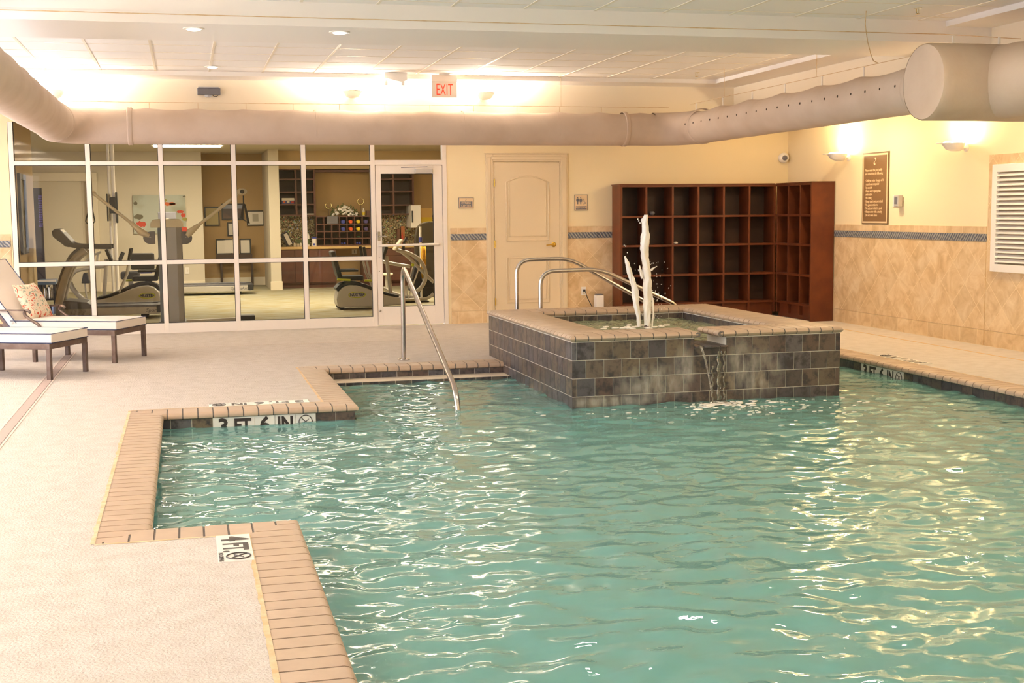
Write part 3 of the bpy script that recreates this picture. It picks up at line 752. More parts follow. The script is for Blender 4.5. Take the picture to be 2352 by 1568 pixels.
run(bk, gr, (0, SY0-O, 0), (1,0,0), (0,1,0), SX0-O, SL0+0.03, 1, None, 0.05, pr=cop(wx[2]+O), z=CT)
run(bk, gr, (0, SY0-O, 0), (1,0,0), (0,1,0), SL1-0.06, SX1+O, None, -1, 0.03, pr=cop(wx[2]+O), z=CT)
for X_, d_ in ((SL0+0.03, 1), (SL1-0.06, -1)):
    u_ = SY0 - O + 0.006
    while u_ < IY0 + 0.01:
        v_ = min(u_ + 0.102, IY0 + 0.015)
        bk.tube([(X_, u_, CT-0.0245), (X_, v_, CT-0.0245)], 0.0245, 16); u_ += 0.112
    gr.tube([(X_, SY0-O+0.003, CT-0.0245), (X_, IY0+0.012, CT-0.0245)], 0.0215, 14)
gr.build('coping_grout', m_brickgrout, spa); bk.build('coping', m_brick, spa, smooth=True)
g = MB(); 
for i in range(4): g.box(SL0+0.002+i*0.073, SL0+0.070+i*0.073, SY0-0.035, IY0, 0.335, 0.350)
g.build('spillway', m_slate, spa, bevel=0.003)
sw = water_grid('spa_water', lambda x, y: True, IX0+0.001, IX1-0.001, IY0, IY1-0.007, 0.03, 0.358, m_spawater, None,
    hfun=lambda x, y, a: 0.016*noise.noise(Vector((x*7, y*7, 1.5))) + 0.008*noise.noise(Vector((x*17, y*17, 8))))
tag(sw, 'churning pale green water in the raised hot tub', 'water', kind='stuff')
# thin film over the spillway and two falling streams
ws = empty('spill_water', (4.2, 9.85, 0.35), 'thin clear streams spilling from the hot tub down its slate front', 'waterfall')
m_fall = water_mat('falling_water', (0.97, 0.96, 0.92, 1), rgb(240, 226, 196), 0.18, 40, 1.0, 0.01)
g = MB(); pts = []
for i in range(12):
    t = i/11.0; pts.append((4.10 + 0.075*t, SY0-0.045-0.11*t**0.6, 0.355-0.47*t**1.4))
g.tube(pts, [0.010-0.005*i/11 for i in range(12)], 8); g.build('stream', m_fall, ws, smooth='all')
for (xa, wd, zt) in ((4.275, 0.03, 0.30), (4.33, 0.012, 0.3), (4.225, 0.015, 0.18)):
    g = MB(); n = 16
    for i in range(n+1):
        t = i/n; z_ = zt - (zt+0.11)*t; wob = 0.006*math.sin(i*1.7+xa*9)
        g.v += [(xa+wob, SY0-0.008-0.006*math.sin(i*2.1), z_), (xa+wd+wob*1.5, SY0-0.010-0.005*math.cos(i*1.3), z_), (xa+wd+wob*1.5, SY0-0.004, z_), (xa+wob, SY0-0.004, z_)]
    for i in range(n):
        for k in range(4):
            l = (k+1) % 4; g.f.append((4*i+k, 4*i+4+k, 4*i+4+l, 4*i+l)); g.mi.append(0)
    g.build('stream', m_fall, ws, smooth='all')
g = MB()
for i in range(70):
    a = random.gauss(0, 0.16); b = abs(random.gauss(0, 0.09))
    s_ = random.uniform(0.008, 0.03); g.ell((4.24+a, SY0-0.09-b*1.4, WZ+0.006), s_*1.7, s_, 0.006, 8, 5)
for i in range(150):
    xq = random.gauss(4.35, 0.55); yq = SY0-0.15-abs(random.gauss(0, 0.45)); s_ = random.uniform(0.004, 0.016)
    g.ell((xq, yq, WZ+wave(xq, yq)+0.002), s_*1.8, s_, 0.003, 8, 4)
tag(g.build('pool_foam', m_foam, None, smooth='all'), 'white bubbles drifting on the pool below the spillway', 'foam', kind='stuff')

# fountain jets
JY = 11.45
def jet(name, label, base, axis_pts, rad, seed, par=None):
    rnd = random.Random(seed); mb = MB(); N = len(axis_pts); n = 22; pts = []; rs = []
    M_ = 70
    for i in range(M_+1):
        t = i/M_*(N-1); k = min(int(t), N-2); u = t-k
        p = Vector(axis_pts[k])*(1-u) + Vector(axis_pts[k+1])*u; pts.append(p); rs.append(rad[k]*(1-u)+rad[k+1]*u)
    base_i = len(mb.v)
    for i, (p, r_) in enumerate(zip(pts, rs)):
        for k in range(n):
            a = 2*math.pi*k/n; q = noise.noise(Vector((math.cos(a)*1.3+seed, math.sin(a)*1.3, p.z*7)))*0.55 + noise.noise(Vector((math.cos(a)*3+seed, math.sin(a)*3, p.z*22)))*0.3
            rr = r_*(1+q); mb.v.append((p.x+rr*math.cos(a), p.y+rr*math.sin(a), p.z + 0.01*q))
    for i in range(M_):
        for k in range(n):
            l = (k+1) % n; mb.f.append((base_i+i*n+k, base_i+i*n+l, base_i+(i+1)*n+l, base_i+(i+1)*n+k)); mb.mi.append(0)
    mb.f.append(tuple(base_i+M_*n+k for k in range(n))); mb.mi.append(0)
    return mb.build(name, m_foam, par, smooth='all')
b0 = at(1486, 752, JY)
def J(px, py): return at(px, py, JY)
fj = empty('fountain_jet', (b0.x, JY, 0.36), 'tall white column of water shooting up from the hot tub', 'fountain')
jet('water_column', '', b0, [J(1488,752), J(1487,735), J(1487,690), J(1486,640), J(1484,600), J(1480,560), J(1483,530), J(1482,505), J(1484,493)],
    [0.026, 0.030, 0.036, 0.036, 0.034, 0.040, 0.026, 0.034, 0.018], 3, fj)
jet('water_spray', '', b0, [J(1476,640), J(1473,632), J(1469,610)], [0.012, 0.015, 0.004], 5, fj)
jet('water_spray', '', b0, [J(1494,622), J(1500,616), J(1509,611)], [0.016, 0.014, 0.004], 6, fj)
jet('water_spray', '', b0, [J(1497,752), J(1501,720), J(1499,690), J(1494,660)], [0.010, 0.007, 0.010, 0.006], 8, fj)
MB().lathe([(0.03, 0.0), (0.032, 0.02), (0.022, 0.035), (0.012, 0.036)], (b0.x, JY, 0.355), 16).build('nozzle', m_bronze, fj)
fj2 = empty('fountain_jet', (b0.x-0.16, JY, 0.36), 'short wavering water jet leaning left of the tall white one', 'fountain')
jet('water_column', '', b0, [J(1468,750), J(1466,725), J(1461,695), J(1459,665), J(1453,640), J(1448,622)], [0.016, 0.018, 0.024, 0.030, 0.020, 0.008], 11, fj2)
jet('water_spray', '', b0, [J(1452,655), J(1447,625), J(1440,603), J(1435,588)], [0.014, 0.024, 0.020, 0.005], 12, fj2)
g = MB()
for i in range(110):
    px_ = random.gauss(1497, 18); py_ = random.uniform(600, 745); p = at(px_, py_, JY + random.uniform(-0.15, 0.15)); s_ = random.uniform(0.0015, 0.004)
    g.ell(p, s_, s_, s_*random.uniform(1, 4), 6, 4)
for i in range(26):
    a = random.uniform(0, 6.28); q = random.uniform(0.03, 0.3); s_ = random.uniform(0.012, 0.03)
    g.ell((b0.x-0.05+q*math.cos(a)*1.5, JY+q*math.sin(a), 0.368), s_*1.6, s_, 0.010, 8, 5)
for (a, b) in ((1465,503),(1467,507),(1470,512),(1437,565),(1441,580),(1434,563)): g.ell(at(a, b, JY), 0.006, 0.006, 0.007, 8, 5)
tag(g.build('spray_droplets', m_foam, None, smooth='all'), 'fine droplets and froth flung round the fountain jets', 'spray', kind='stuff')

# ------------------------------------------------------------------ rails
def arc_path(pts, rad, n=8):
    out = [Vector(pts[0])]
    for i in range(1, len(pts)-1):
        p = Vector(pts[i]); a = (Vector(pts[i-1])-p); b = (Vector(pts[i+1])-p); la, lb = a.length, b.length
        r_ = min(rad[i-1] if isinstance(rad, (list, tuple)) else rad, la*0.49, lb*0.49); a = a/la; b = b/lb
        for k in range(n+1):
            t = k/n; out.append((p+a*r_)*(1-t)**2 + p*2*t*(1-t) + (p+b*r_)*t**2)
    out.append(Vector(pts[-1])); return out
pr_ = empty('pool_handrail', (2.1, 12.72, 0), 'single bent steel handrail running from the deck down the pool steps', 'handrail')
MB().tube(arc_path([(2.1,12.72,0.0),(2.1,12.70,0.96),(2.1,10.12,0.02),(2.1,10.03,-0.45)], [0.17, 0.16]), 0.024, 16).build('rail', m_chrome, pr_, smooth=True)
MB().lathe([(0.062, 0.0), (0.062, 0.008), (0.03, 0.022), (0.025, 0.022)], (2.1, 12.72, 0), 24).build('foot_flange', m_chrome, pr_, smooth=True)
hr = empty('spa_handrail', (3.55, 13.55, 0), 'farther of the two bent steel handrails standing behind the hot tub', 'handrail')
MB().tube(arc_path([(3.50,13.55,0.0),(3.50,13.55,0.95),(4.10,13.55,0.96),(5.05,13.55,0.42),(5.30,13.55,0.0)], [0.16, 0.16, 0.1]), 0.022, 14).build('rail', m_chrome, hr, smooth=True)
hr = empty('spa_handrail', (3.6, 12.95, 0), 'nearer of the two bent steel handrails rising behind the hot tub', 'handrail')
MB().tube(arc_path([(3.61,12.98,0.0),(3.61,12.98,0.85),(4.27,12.98,0.86),(5.15,12.98,0.45),(5.30,12.98,0.0)], [0.16, 0.16, 0.1]), 0.022, 14).build('rail', m_chrome, hr, smooth=True)

# ================================================================== CUBBY SHELVES
def cubbies(mb, mi, org, xd, yd, cols, rows, depth, th=0.024):
    """grid of boards; cols along xd, depth along yd"""
    org = Vector(org); X = Vector(xd); Yv = Vector(yd)
    def bx(m_, a, b, q0, q1, z0, z1):
        p = [org + X*u + Yv*q + Vector((0,0,z)) for z in (z0, z1) for u, q in ((a,q0),(b,q0),(b,q1),(a,q1))]
        fs = [(0,3,2,1),(4,5,6,7),(0,1,5,4),(1,2,6,5),(2,3,7,6),(3,0,4,7)]
        if X.cross(Yv).z < 0: fs = [tuple(reversed(q)) for q in fs]
        m_.add(p, fs)
    return bx
shelf = empty('cubby_shelf', (7.0, 16.4, 0), 'tall cherry wood cubby shelving wrapping the room corner, empty squares', 'shelf')
cols = [5.668, 6.022, 6.40, 6.772, 7.145, 7.522, 7.90]; rws = [0.205, 0.595, 0.998, 1.388, 1.80]
FY = 16.30
g = MB(); bx = cubbies(None, None, (0,0,0), (1,0,0), (0,1,0), cols, rws, 0.33)
for i, X in enumerate(cols): g.cur = 0; g.box(X-0.014, X+0.014, FY+0.003, YB-0.018, 0.06, 1.80)
for z_ in rws: g.box(cols[0]-0.014, 7.93, FY, YB-0.018, z_-0.014, z_+0.014)
g.box(cols[0]-0.013, 7.9, FY+0.05, FY+0.07, 0, 0.195)
g.build('wing', m_wood, shelf, bevel=0.002)
g = MB(); g.box(cols[0]-0.02, cols[0]-0.0145, FY-0.006, YB-0.018, 0, 1.815); g.build('side_panel', m_wood, shelf)
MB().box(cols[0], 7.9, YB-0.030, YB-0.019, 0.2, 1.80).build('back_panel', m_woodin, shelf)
MB().box(cols[0]-0.03, 7.9, FY-0.010, YB-0.018, 1.8145, 1.828).build('top_board', m_wood, shelf)
FX = 7.92; colY = [15.30, 15.60, 15.95, 16.28]
g = MB()
for Y in colY: g.box(FX+0.003, XR-0.018, Y-0.014, Y+0.014, 0.06, 1.80)
for z_ in rws: g.box(FX, XR-0.018, 15.29, 16.30, z_-0.014, z_+0.014)
g.box(FX+0.05, FX+0.07, 15.3, 16.3, 0, 0.195)
g.build('wing', m_wood, shelf, bevel=0.002)
MB().box(FX-0.006, XR-0.018, 15.262, 15.284, 0, 1.815).build('side_panel', m_wood, shelf)
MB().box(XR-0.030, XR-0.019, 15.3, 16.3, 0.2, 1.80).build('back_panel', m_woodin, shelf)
MB().box(FX-0.010, XR-0.018, 15.255, 16.29, 1.8145, 1.828).build('top_board', m_wood, shelf)
it = at(1497, 489, 16.42)
o = MB().ell((it.x, 16.42, 1.402+0.032), 0.045, 0.04, 0.032, 12, 8).build('goggles_case', m_greyd, None, smooth='all'); tag(o, 'small grey rounded object in the second top cubby, behind the fountain', 'object')
o = MB().ell((6.47, 16.38, 1.012+0.018), 0.035, 0.03, 0.018, 12, 8).build('crumpled_tissue', m_white, None, smooth='all'); tag(o, 'little white crumpled scrap lying in a middle cubby', 'scrap')

# ================================================================== BEIGE DOOR
DX0, DX1, DT = 4.00, 4.90, 2.128
d2 = struct('door_2', MB().box(DX0, DX1, YB-0.02, YB-0.001, 0.008, DT), m_door, 'beige two panel door with arched upper panel')
yF = YB-0.02
fr = frame((0, yF, 0), (1,0,0), (0,0,1))
def arch(x0_, x1_, z0_, z1_, h):
    pts = [(x0_, z0_), (x1_, z0_), (x1_, z1_)]
    for k in range(1, 12):
        t = k/12; pts.append((x1_+(x0_-x1_)*t, z1_ + h*4*t*(1-t)))
    pts.append((x0_, z1_)); return pts
A1 = arch(4.165, 4.745, 1.09, 1.87, 0.075); A2 = arch(4.165, 4.745, 0.26, 0.86, 0)
for A in (A1, A2):
    cx_ = sum(p[0] for p in A)/len(A); cz_ = sum(p[1] for p in A)/len(A)
    g = MB(); g.tube([(a, yF-0.002, b) for a, b in A], 0.009, 8, closed=True); g.tube([(cx_+(a-cx_)*0.88, yF-0.003, cz_+(b-cz_)*0.92) for a, b in A], 0.006, 8, closed=True)
    o = g.build('panel_moulding', m_door, d2, smooth='all')
    B = [(cx_+(a-cx_)*0.86, cz_+(b-cz_)*0.905) for a, b in A]
    MB().prism(B, frame((0, yF+0.001, 0), (1,0,0), (0,0,1)), 0.006).build('raised_panel', m_door, d2)
g = MB()
for a, b, c_, d_ in ((3.885, 3.985, 0, 2.135), (4.915, 5.015, 0, 2.135)):
    g.box(a, b, YB-0.030, YB-0.001, c_, 2.235); g.box(a+0.02, b-0.035 if a < 4 else b-0.02, YB-0.040, YB-0.03, c_, 2.20)
g.box(3.985, 4.915, YB-0.030, YB-0.001, 2.140, 2.235); g.box(3.96, 4.94, YB-0.040, YB-0.03, 2.165, 2.205); g.box(3.875, 5.025, YB-0.036, YB-0.001, 2.235, 2.25)
g.box(3.985, 3.996, YB-0.024, YB-0.001, 0, 2.14); g.box(4.904, 4.915, YB-0.024, YB-0.001, 0, 2.14)
o = struct('door_2', g, m_door, 'moulded beige door casing', bevel=0.004)
for z_ in (0.28, 1.05, 1.86):
    MB().tube([(3.998, YB-0.032, z_-0.05), (3.998, YB-0.032, z_+0.05)], 0.008, 10).build('hinge', m_brass, d2)
g = MB(); g.lathe([(0.034, 0), (0.034, -0.006), (0.026, -0.014), (0.012, -0.018), (0.012, -0.045)], (4.815, yF, 1.03), 20, 'Y')
g.tube([(4.815, yF-0.045, 1.03), (4.78, yF-0.048, 1.032), (4.74, yF-0.047, 1.026), (4.70, yF-0.045, 1.024)], [0.011, 0.009, 0.008, 0.009], 10)
g.build('door_handle', m_brass, d2, smooth=True)

# ================================================================== STOREFRONT
SF0, SF1, SFT = -2.035, 3.36, 2.62
g = MB(); yA, yBk = YB-0.012, YB+0.10; q = 0.028
vx = [-2.005, -1.125, -0.262, 0.624, 1.497, 2.385]
for X in vx: g.box(X-q, X+q, yA, yBk, 0.0, SFT)
g.box(3.305, 3.36, yA, yBk, 0, SFT)
for i in range(len(vx)-1):
    for (za, zb) in ((0.0, 0.123), (0.866, 0.916), (2.098, 2.147)): g.box(vx[i]+q, vx[i+1]-q, yA, yBk, za, zb)
g.box(2.385+q, 3.305, yA, yBk, 2.098, 2.160)
win = struct('window_1', g, m_frame, 'white aluminium glazed partition in front of the gym', bevel=0.002)
for i in range(len(vx)-1):
    for (za, zb) in ((0.123, 0.866), (0.916, 2.098), (2.147, SFT)):
        a, b = vx[i]+q, vx[i+1]-q
        gs = MB(); t_ = 0.006
        for c in ((a, a+t_, za, zb), (b-t_, b, za, zb), (a+t_, b-t_, za, za+t_), (a+t_, b-t_, zb-t_, zb)): gs.box(c[0], c[1], YB+0.02, YB+0.05, c[2], c[3])
        gs.build('gasket', m_gasket, win)
        MB().box(a+t_, b-t_, YB+0.032, YB+0.038, za+t_, zb-t_).build('pane', m_glass, win)
MB().box(2.413, 3.305, YB+0.032, YB+0.038, 2.16, SFT).build('pane', m_glass, win)
g = MB(); a, b = 2.420, 3.298
for c in ((a, 2.490, 0.012, 2.092), (3.180, b, 0.012, 2.092), (2.490, 3.180, 0.012, 0.252), (2.490, 3.180, 1.985, 2.092)): g.box(c[0], c[1], YB-0.004, YB+0.04, c[2], c[3])
d1 = struct('door_1', g, m_frame, 'white framed glass door into the gym', bevel=0.002)
gs = MB()
for c in ((2.490, 2.496, 0.252, 1.985), (3.174, 3.180, 0.252, 1.985), (2.496, 3.174, 0.252, 0.258), (2.496, 3.174, 1.979, 1.985)): gs.box(c[0], c[1], YB+0.004, YB+0.03, c[2], c[3])
gs.build('gasket', m_gasket, d1)
MB().box(2.496, 3.174, YB+0.012, YB+0.018, 0.258, 1.979).build('pane', m_glass, d1)
g = MB(); g.tube(arc_path([(2.452, YB-0.004, 1.055), (2.452, YB-0.07, 1.055), (3.235, YB-0.07, 1.063), (3.235, YB-0.004, 1.063)], 0.02), 0.016, 12); g.build('pull_bar', m_frame, d1, smooth=True)
g = MB(); g.box(2.435, 2.468, YB-0.012, YB-0.004, 1.12, 1.235); g.tube([(2.452, YB-0.01, 1.175), (2.452, YB-0.055, 1.175), (2.54, YB-0.055, 1.172)], 0.009, 10); g.build('lever_handle', m_chrome, d1, smooth=True)
g = MB(); g.box(2.94, 3.165, YB-0.06, YB-0.004, 1.985, 2.05); g.build('door_closer', m_silver, d1, bevel=0.006)
g = MB(); g.bar((2.75, YB-0.07, 2.062), (3.10, YB-0.035, 2.072), 0.02, 0.008); g.build('closer_arm', m_greyd, d1)
MB().lathe([(0.016, 0), (0.016, -0.006), (0.009, -0.008)], (2.448, YB-0.004, 0.20), 16, 'Y').build('floor_lock', m_chrome, d1)
for z_ in (0.72, 0.90): MB().lathe([(0.006, 0), (0.006, -0.003)], (2.448, YB-0.004, z_), 10, 'Y').build('screw', m_chrome, d1)

# ================================================================== SIGNS AND WALL FITTINGS
XW, ZW = (1,0,0), (0,0,1)
def emblem(par, c, x, y, h, m):
    """an S-like pair of curled leaves"""
    c = Vector(c); X = Vector(x); Y_ = Vector(y)
    for s_ in (1, -1):
        g = MB(); pts = []; rs = []
        for k in range(14):
            t = k/13; a = R(200*t - 60)
            pts.append(c + X*(s_*(0.20*math.cos(a)-0.03)*h) + Y_*(s_*(0.23*math.sin(a)+0.20-0.12*t)*h)); rs.append(h*0.075*math.sin(math.pi*min(1, t*0.9+0.08))+h*0.006)
        g.tube(pts, rs, 8); g.build('emblem', m, par, smooth='all')
s1 = empty('gym_sign', (3.615, YB, 1.6), 'small framed sign on the yellow wall reading FITNESS CENTER', 'sign')
MB().box(3.518, 3.715, YB-0.012, YB-0.001, 1.527, 1.668).build('frame', m_greyd, s1)
MB().box(3.524, 3.709, YB-0.014, YB-0.012, 1.533, 1.662).build('plate', m_signc, s1)
MB().box(3.532, 3.701, YB-0.016, YB-0.014, 1.541, 1.617).build('name_panel', m_greyd, s1)
text('lettering', 'FITNESS\nCENTER', m_signc, s1, (3.616, YB-0.0168, 1.579), XW, ZW, 0.036, bold=0.0004)
emblem(s1, (3.615, YB-0.0145, 1.638), XW, ZW, 0.032, m_greyd)
s2 = empty('restroom_sign', (5.207, YB, 1.59), 'square framed sign reading RESTROOM with three figure symbols', 'sign')
MB().box(5.118, 5.300, YB-0.012, YB-0.001, 1.482, 1.697).build('frame', m_greyd, s2)
MB().box(5.124, 5.294, YB-0.014, YB-0.012, 1.488, 1.691).build('plate', m_signc, s2)
MB().box(5.132, 5.286, YB-0.016, YB-0.014, 1.496, 1.541).build('name_panel', m_greyd, s2)
text('lettering', 'RESTROOM', m_signc, s2, (5.209, YB-0.0168, 1.5185), XW, ZW, 0.030, bold=0.0003)
def fig(cx_, kind):
    g = MB(); y = YB-0.0148; zb = 1.568
    if kind != 'w':
        g.ell((cx_, y, zb+0.088), 0.0085, 0.001, 0.0085, 12, 6)
        if kind == 'm': g.box(cx_-0.013, cx_+0.013, y-0.001, y, zb+0.034, zb+0.076)
        else: g.prism([(cx_-0.010, zb+0.076), (cx_-0.017, zb+0.03), (cx_+0.017, zb+0.03), (cx_+0.010, zb+0.076)], frame((0, y, 0), XW, ZW), 0.001)
        g.box(cx_-0.008, cx_-0.001, y-0.001, y, zb, zb+0.034); g.box(cx_+0.001, cx_+0.008, y-0.001, y, zb, zb+0.034)
        for s_ in (-1, 1): g.tube([(cx_+s_*0.015, y, zb+0.072), (cx_+s_*0.020, y, zb+0.038)], 0.0028, 6)
    else:
        g.ell((cx_-0.004, y, zb+0.066), 0.007, 0.001, 0.007, 12, 6)
        g.tube([(cx_-0.003+0.019*math.cos(t), y, zb+0.020+0.019*math.sin(t)) for t in [R(120+i*20) for i in range(13)]], 0.0022, 6)
        g.tube([(cx_-0.004, y, zb+0.058), (cx_-0.002, y, zb+0.030), (cx_+0.014, y, zb+0.028), (cx_+0.022, y, zb+0.006)], 0.0034, 6)
        g.tube([(cx_-0.003, y, zb+0.046), (cx_+0.010, y, zb+0.044)], 0.0026, 6)
    g.build('figure_symbol', m_greyd, s2)
fig(5.158, 'm'); fig(5.202, 'f'); fig(5.250, 'w')
# rules sign on the right wall
XN = XR
s3 = empty('pool_rules_sign', (XN, 14.26, 1.7), 'tall brown framed rules sign with cream lettering on the right wall', 'sign')
MB().box(XN-0.014, XN-0.001, 13.945, 14.56, 1.275, 2.157).build('frame', mat('sign_edge', rgb(112, 88, 56), 0.5), s3)
MB().box(XN-0.017, XN-0.014, 13.962, 14.543, 1.292, 2.140).build('border', m_signc, s3)
MB().box(XN-0.020, XN-0.017, 13.985, 14.520, 1.315, 2.117).build('panel', m_sign, s3)
XS = (0,-1,0); tz = 1.94
lines = ['Please enjoy the pool safely', 'and remember the following:', '', '\u2022 Children under the age of 16', '  must be accompanied', '  by an adult', '\u2022 Please wear appropriate', '  swim attire', '\u2022 No diving', '\u2022 Rough play is not permitted', '\u2022 No glass containers', '\u2022 No pets permitted in pool', '\u2022 Always swim with a buddy', '  Do not swim alone']
for i, ln in enumerate(lines):
    if ln: text('lettering', ln, m_signc, s3, (XN-0.0207, 14.485, 1.94 - i*0.0425), XS, ZW, 0.043, align='LEFT', bold=0.0006, sx=0.84)
emblem(s3, (XN-0.021, 14.25, 2.045), XS, ZW, 0.115, m_signc)
th = empty('thermostat', (XN, 13.72, 1.55), 'small silver and white wall control beside the rules sign', 'thermostat')
MB().box(XN-0.012, XN-0.001, 13.70, 13.845, 1.487, 1.622).build('plate', m_white, th, bevel=0.004)
MB().box(XN-0.075, XN-0.012, 13.62, 13.72, 1.487, 1.627).build('housing', m_silver, th, bevel=0.01)
MB().box(XN-0.078, XN-0.075, 13.635, 13.70, 1.52, 1.60).build('display', m_greyd, th)
dc = empty('dome_camera', (XR-0.15, YB, 2.20), 'small round white security camera with dark lens near the room corner', 'camera')
cc = at(1804, 362, YB-0.09)
MB().lathe([(0.03, 0.0), (0.068, -0.004), (0.074, -0.05), (0.06, -0.085), (0.04, -0.10)], (cc.x, YB-0.001, cc.z), 24, 'Y').build('housing', m_white, dc, smooth=True)
MB().ell((cc.x-0.012, YB-0.095, cc.z-0.004), 0.038, 0.038, 0.038, 16, 10).build('lens_dome', m_greyd, dc, smooth='all')
ol = empty('wall_outlet', (5.245, YB, 0.39), 'white wall outlet with a black plug, low on the stone beside the door', 'outlet')
MB().box(5.205, 5.275, YB-0.018, YB-0.012, 0.335, 0.45).build('plate', m_white, ol, bevel=0.002)
MB().box(5.226, 5.254, YB-0.022, YB-0.018, 0.35, 0.375).build('socket', m_cream, ol)
ap = empty('plug_in_device', (5.43, 16.56, 0), 'small upright white appliance standing on the deck below the outlet', 'appliance')
MB().box(5.375, 5.485, 16.50, 16.62, 0.0, 0.335).build('body', m_white, ap, bevel=0.008)
MB().box(5.385, 5.475, 16.51, 16.61, 0.335, 0.35).build('top_cap', m_greyd, ap, bevel=0.004)
cb_ = MB().tube([(5.24, YB-0.022, 0.40), (5.25, YB-0.05, 0.39), (5.28, YB-0.05, 0.30), (5.33, YB-0.06, 0.20), (5.37, YB-0.07, 0.12), (5.375, YB-0.075, 0.10)], 0.005, 8)
cb_.box(5.225, 5.255, YB-0.045, YB-0.022, 0.385, 0.415)
tag(cb_.build('power_cord', m_rubber, None, smooth=True), 'black cord plugged into the low outlet, trailing to the white appliance', 'cord')

# wall uplights --------------------------------------------------------------
def uplight(lens):
    """local: wall plane at y=0, lamp reaches to -y"""
    e = empty('wall_uplight', (0,0,0), 'wall uplight', 'wall lamp', 'wall uplights')
    MB().lathe([(0.045, 0), (0.045, -0.012), (0.02, -0.02), (0.02, -0.06)], (0,0,-0.01), 16, 'Y').build('bracket', m_white, e, smooth=True)
    n = 22; m_ = MB()
    outer = [(0.10*math.cos(a)*(1.0), -0.17+0.13*math.sin(a)) for a in [2*math.pi*k/n for k in range(n)]]
    vs = [(a*1.25, b*1.0-0.0, 0.035) for a, b in outer] + [(a*0.8, -0.15+(b+0.17)*0.75, -0.03) for a, b in outer] + [(a*0.35, -0.14+(b+0.17)*0.4, -0.05) for a, b in outer]
    fs = [(i, n+i, n+(i+1) % n, (i+1) % n) for i in range(n)] + [(n+i, 2*n+i, 2*n+(i+1) % n, n+(i+1) % n) for i in range(n)] + [tuple(reversed(range(2*n, 3*n)))]
    m_.add(vs, [tuple(reversed(f_)) for f_ in fs]); m_.build('bowl', m_white, e, smooth=True)
    vs = [(a*1.18, -0.17+(b+0.17)*0.94, 0.034) for a, b in outer] + [(a*0.7, -0.17+(b+0.17)*0.6, 0.055) for a, b in outer]
    fs = [(i, (i+1) % n, n+(i+1) % n, n+i) for i in range(n)] + [tuple(range(n, 2*n))]
    MB().add(vs, fs).build('lens', lens, e, smooth=True)
    g = MB(); g.prism([(-0.125, -0.17), (0.125, -0.17), (0.03, -0.36), (-0.03, -0.36)], frame((0,0,0.028), (1,0,0), (0,1,0)), 0.010); g.build('visor', m_white, e, bevel=0.004)
    return e
ua = uplight(m_lens); ua.location = (2.06, 16.13, 2.94); ua['label'] = 'glaring wall uplight above the duct, left of the exit sign'
copy_tree(ua, (3.74, 16.13, 2.94), 0, 'glaring wall uplight above the duct, right of the exit sign')
copy_tree(ua, (-1.42, 16.13, 2.90), 0, 'wall uplight hidden behind the bend of the duct, far left')
ub = uplight(m_lensw); ub.location = (XR, 14.93, 2.13); ub.rotation_euler = (0, 0, -R(90)); ub['label'] = 'lit wall uplight between the cubby shelves and the rules sign'
copy_tree(ub, (XR, 12.38, 2.13), -R(90), 'lit wall uplight on the right wall nearer the louvre')

# ceiling fittings
def can(): 
    e = empty('recessed_downlight', (0,0,0), 'x', 'ceiling light', 'recessed ceiling lights')
    MB().lathe([(0.085, 0.0), (0.085, -0.006), (0.062, -0.008), (0.060, 0.0)], (0,0,0), 24).build('trim_ring', m_white, e, smooth=True)
    MB().lathe([(0.058, -0.0085), (0.045, -0.016), (0.02, -0.020)], (0,0,0), 20).build('lens', m_can, e, smooth=True)
    return e
ca = can(); ca.location = (0.125, 10.72, 2.96); ca['label'] = 'recessed light under the ceiling beam, the one farther left'
copy_tree(ca, (1.287, 10.72, 2.96), 0, 'recessed light under the ceiling beam, nearer its middle')
copy_tree(ca, (0.366, 15.1, 3.146), 0, 'recessed light in the tiled ceiling beyond the beam')
def sprinkler():
    e = empty('fire_sprinkler', (0,0,0), 'x', 'sprinkler', 'ceiling sprinklers')
    MB().lathe([(0.035, 0), (0.035, -0.005), (0.012, -0.010), (0.010, -0.045)], (0,0,0), 16).build('escutcheon', m_cream, e, smooth=True)
    MB().lathe([(0.020, -0.050), (0.020, -0.053)], (0,0,0), 14).build('deflector', m_brass, e)
    MB().tube([(-0.012,0,-0.01), (-0.014,0,-0.035), (0,0,-0.052)], 0.003, 6).build('arm', m_brass, e)
    return e
sa = sprinkler(); sa.location = (6.048, 9.815, 3.15); sa['label'] = 'sprinkler head in the near ceiling, top right above the duct'
copy_tree(sa, (6.137, 14.85, 3.15), 0, 'sprinkler head in the far ceiling beyond the beam')
# exit sign, emergency lamp, fascia box
ex = empty('exit_sign', (3.13, 15.50, 3.15), 'hanging white exit sign with red letters EXIT, lit above the duct', 'exit sign')
EY = 15.50; a = at(991, 180, EY); b = at(1049, 224, EY)
MB().box(a.x+0.09, b.x-0.09, EY-0.03, EY+0.03, 3.135, 3.15).build('canopy', m_white, ex)
MB().box(a.x-0.004, b.x+0.004, EY-0.025, EY+0.025, a.z-0.045, 3.136).build('housing', m_exit, ex, bevel=0.004)
MB().box(a.x, b.x, EY-0.018, EY+0.018, b.z, a.z-0.045).build('face', m_exit, ex)
text('lettering', 'EXIT', m_exitr, ex, ((a.x+b.x)/2, EY-0.0185, (a.z+b.z)/2-0.028), XW, ZW, 0.205, bold=0.0, sx=0.5)
el = empty('emergency_light', (2.5, 15.5, 3.15), 'white emergency light with two small lamp heads, left of the exit sign', 'emergency light')
a = at(880, 170, 15.5); b = at(934, 190, 15.5)
g = MB(); g.prism([(a.x, 3.148), (a.x+0.01, a.z-0.05), (b.x-0.06, b.z+0.0), (b.x, b.z+0.03), (b.x, 3.148)], frame((0, 15.55, 0), XW, ZW), 0.12); g.build('housing', m_white, el, bevel=0.006)
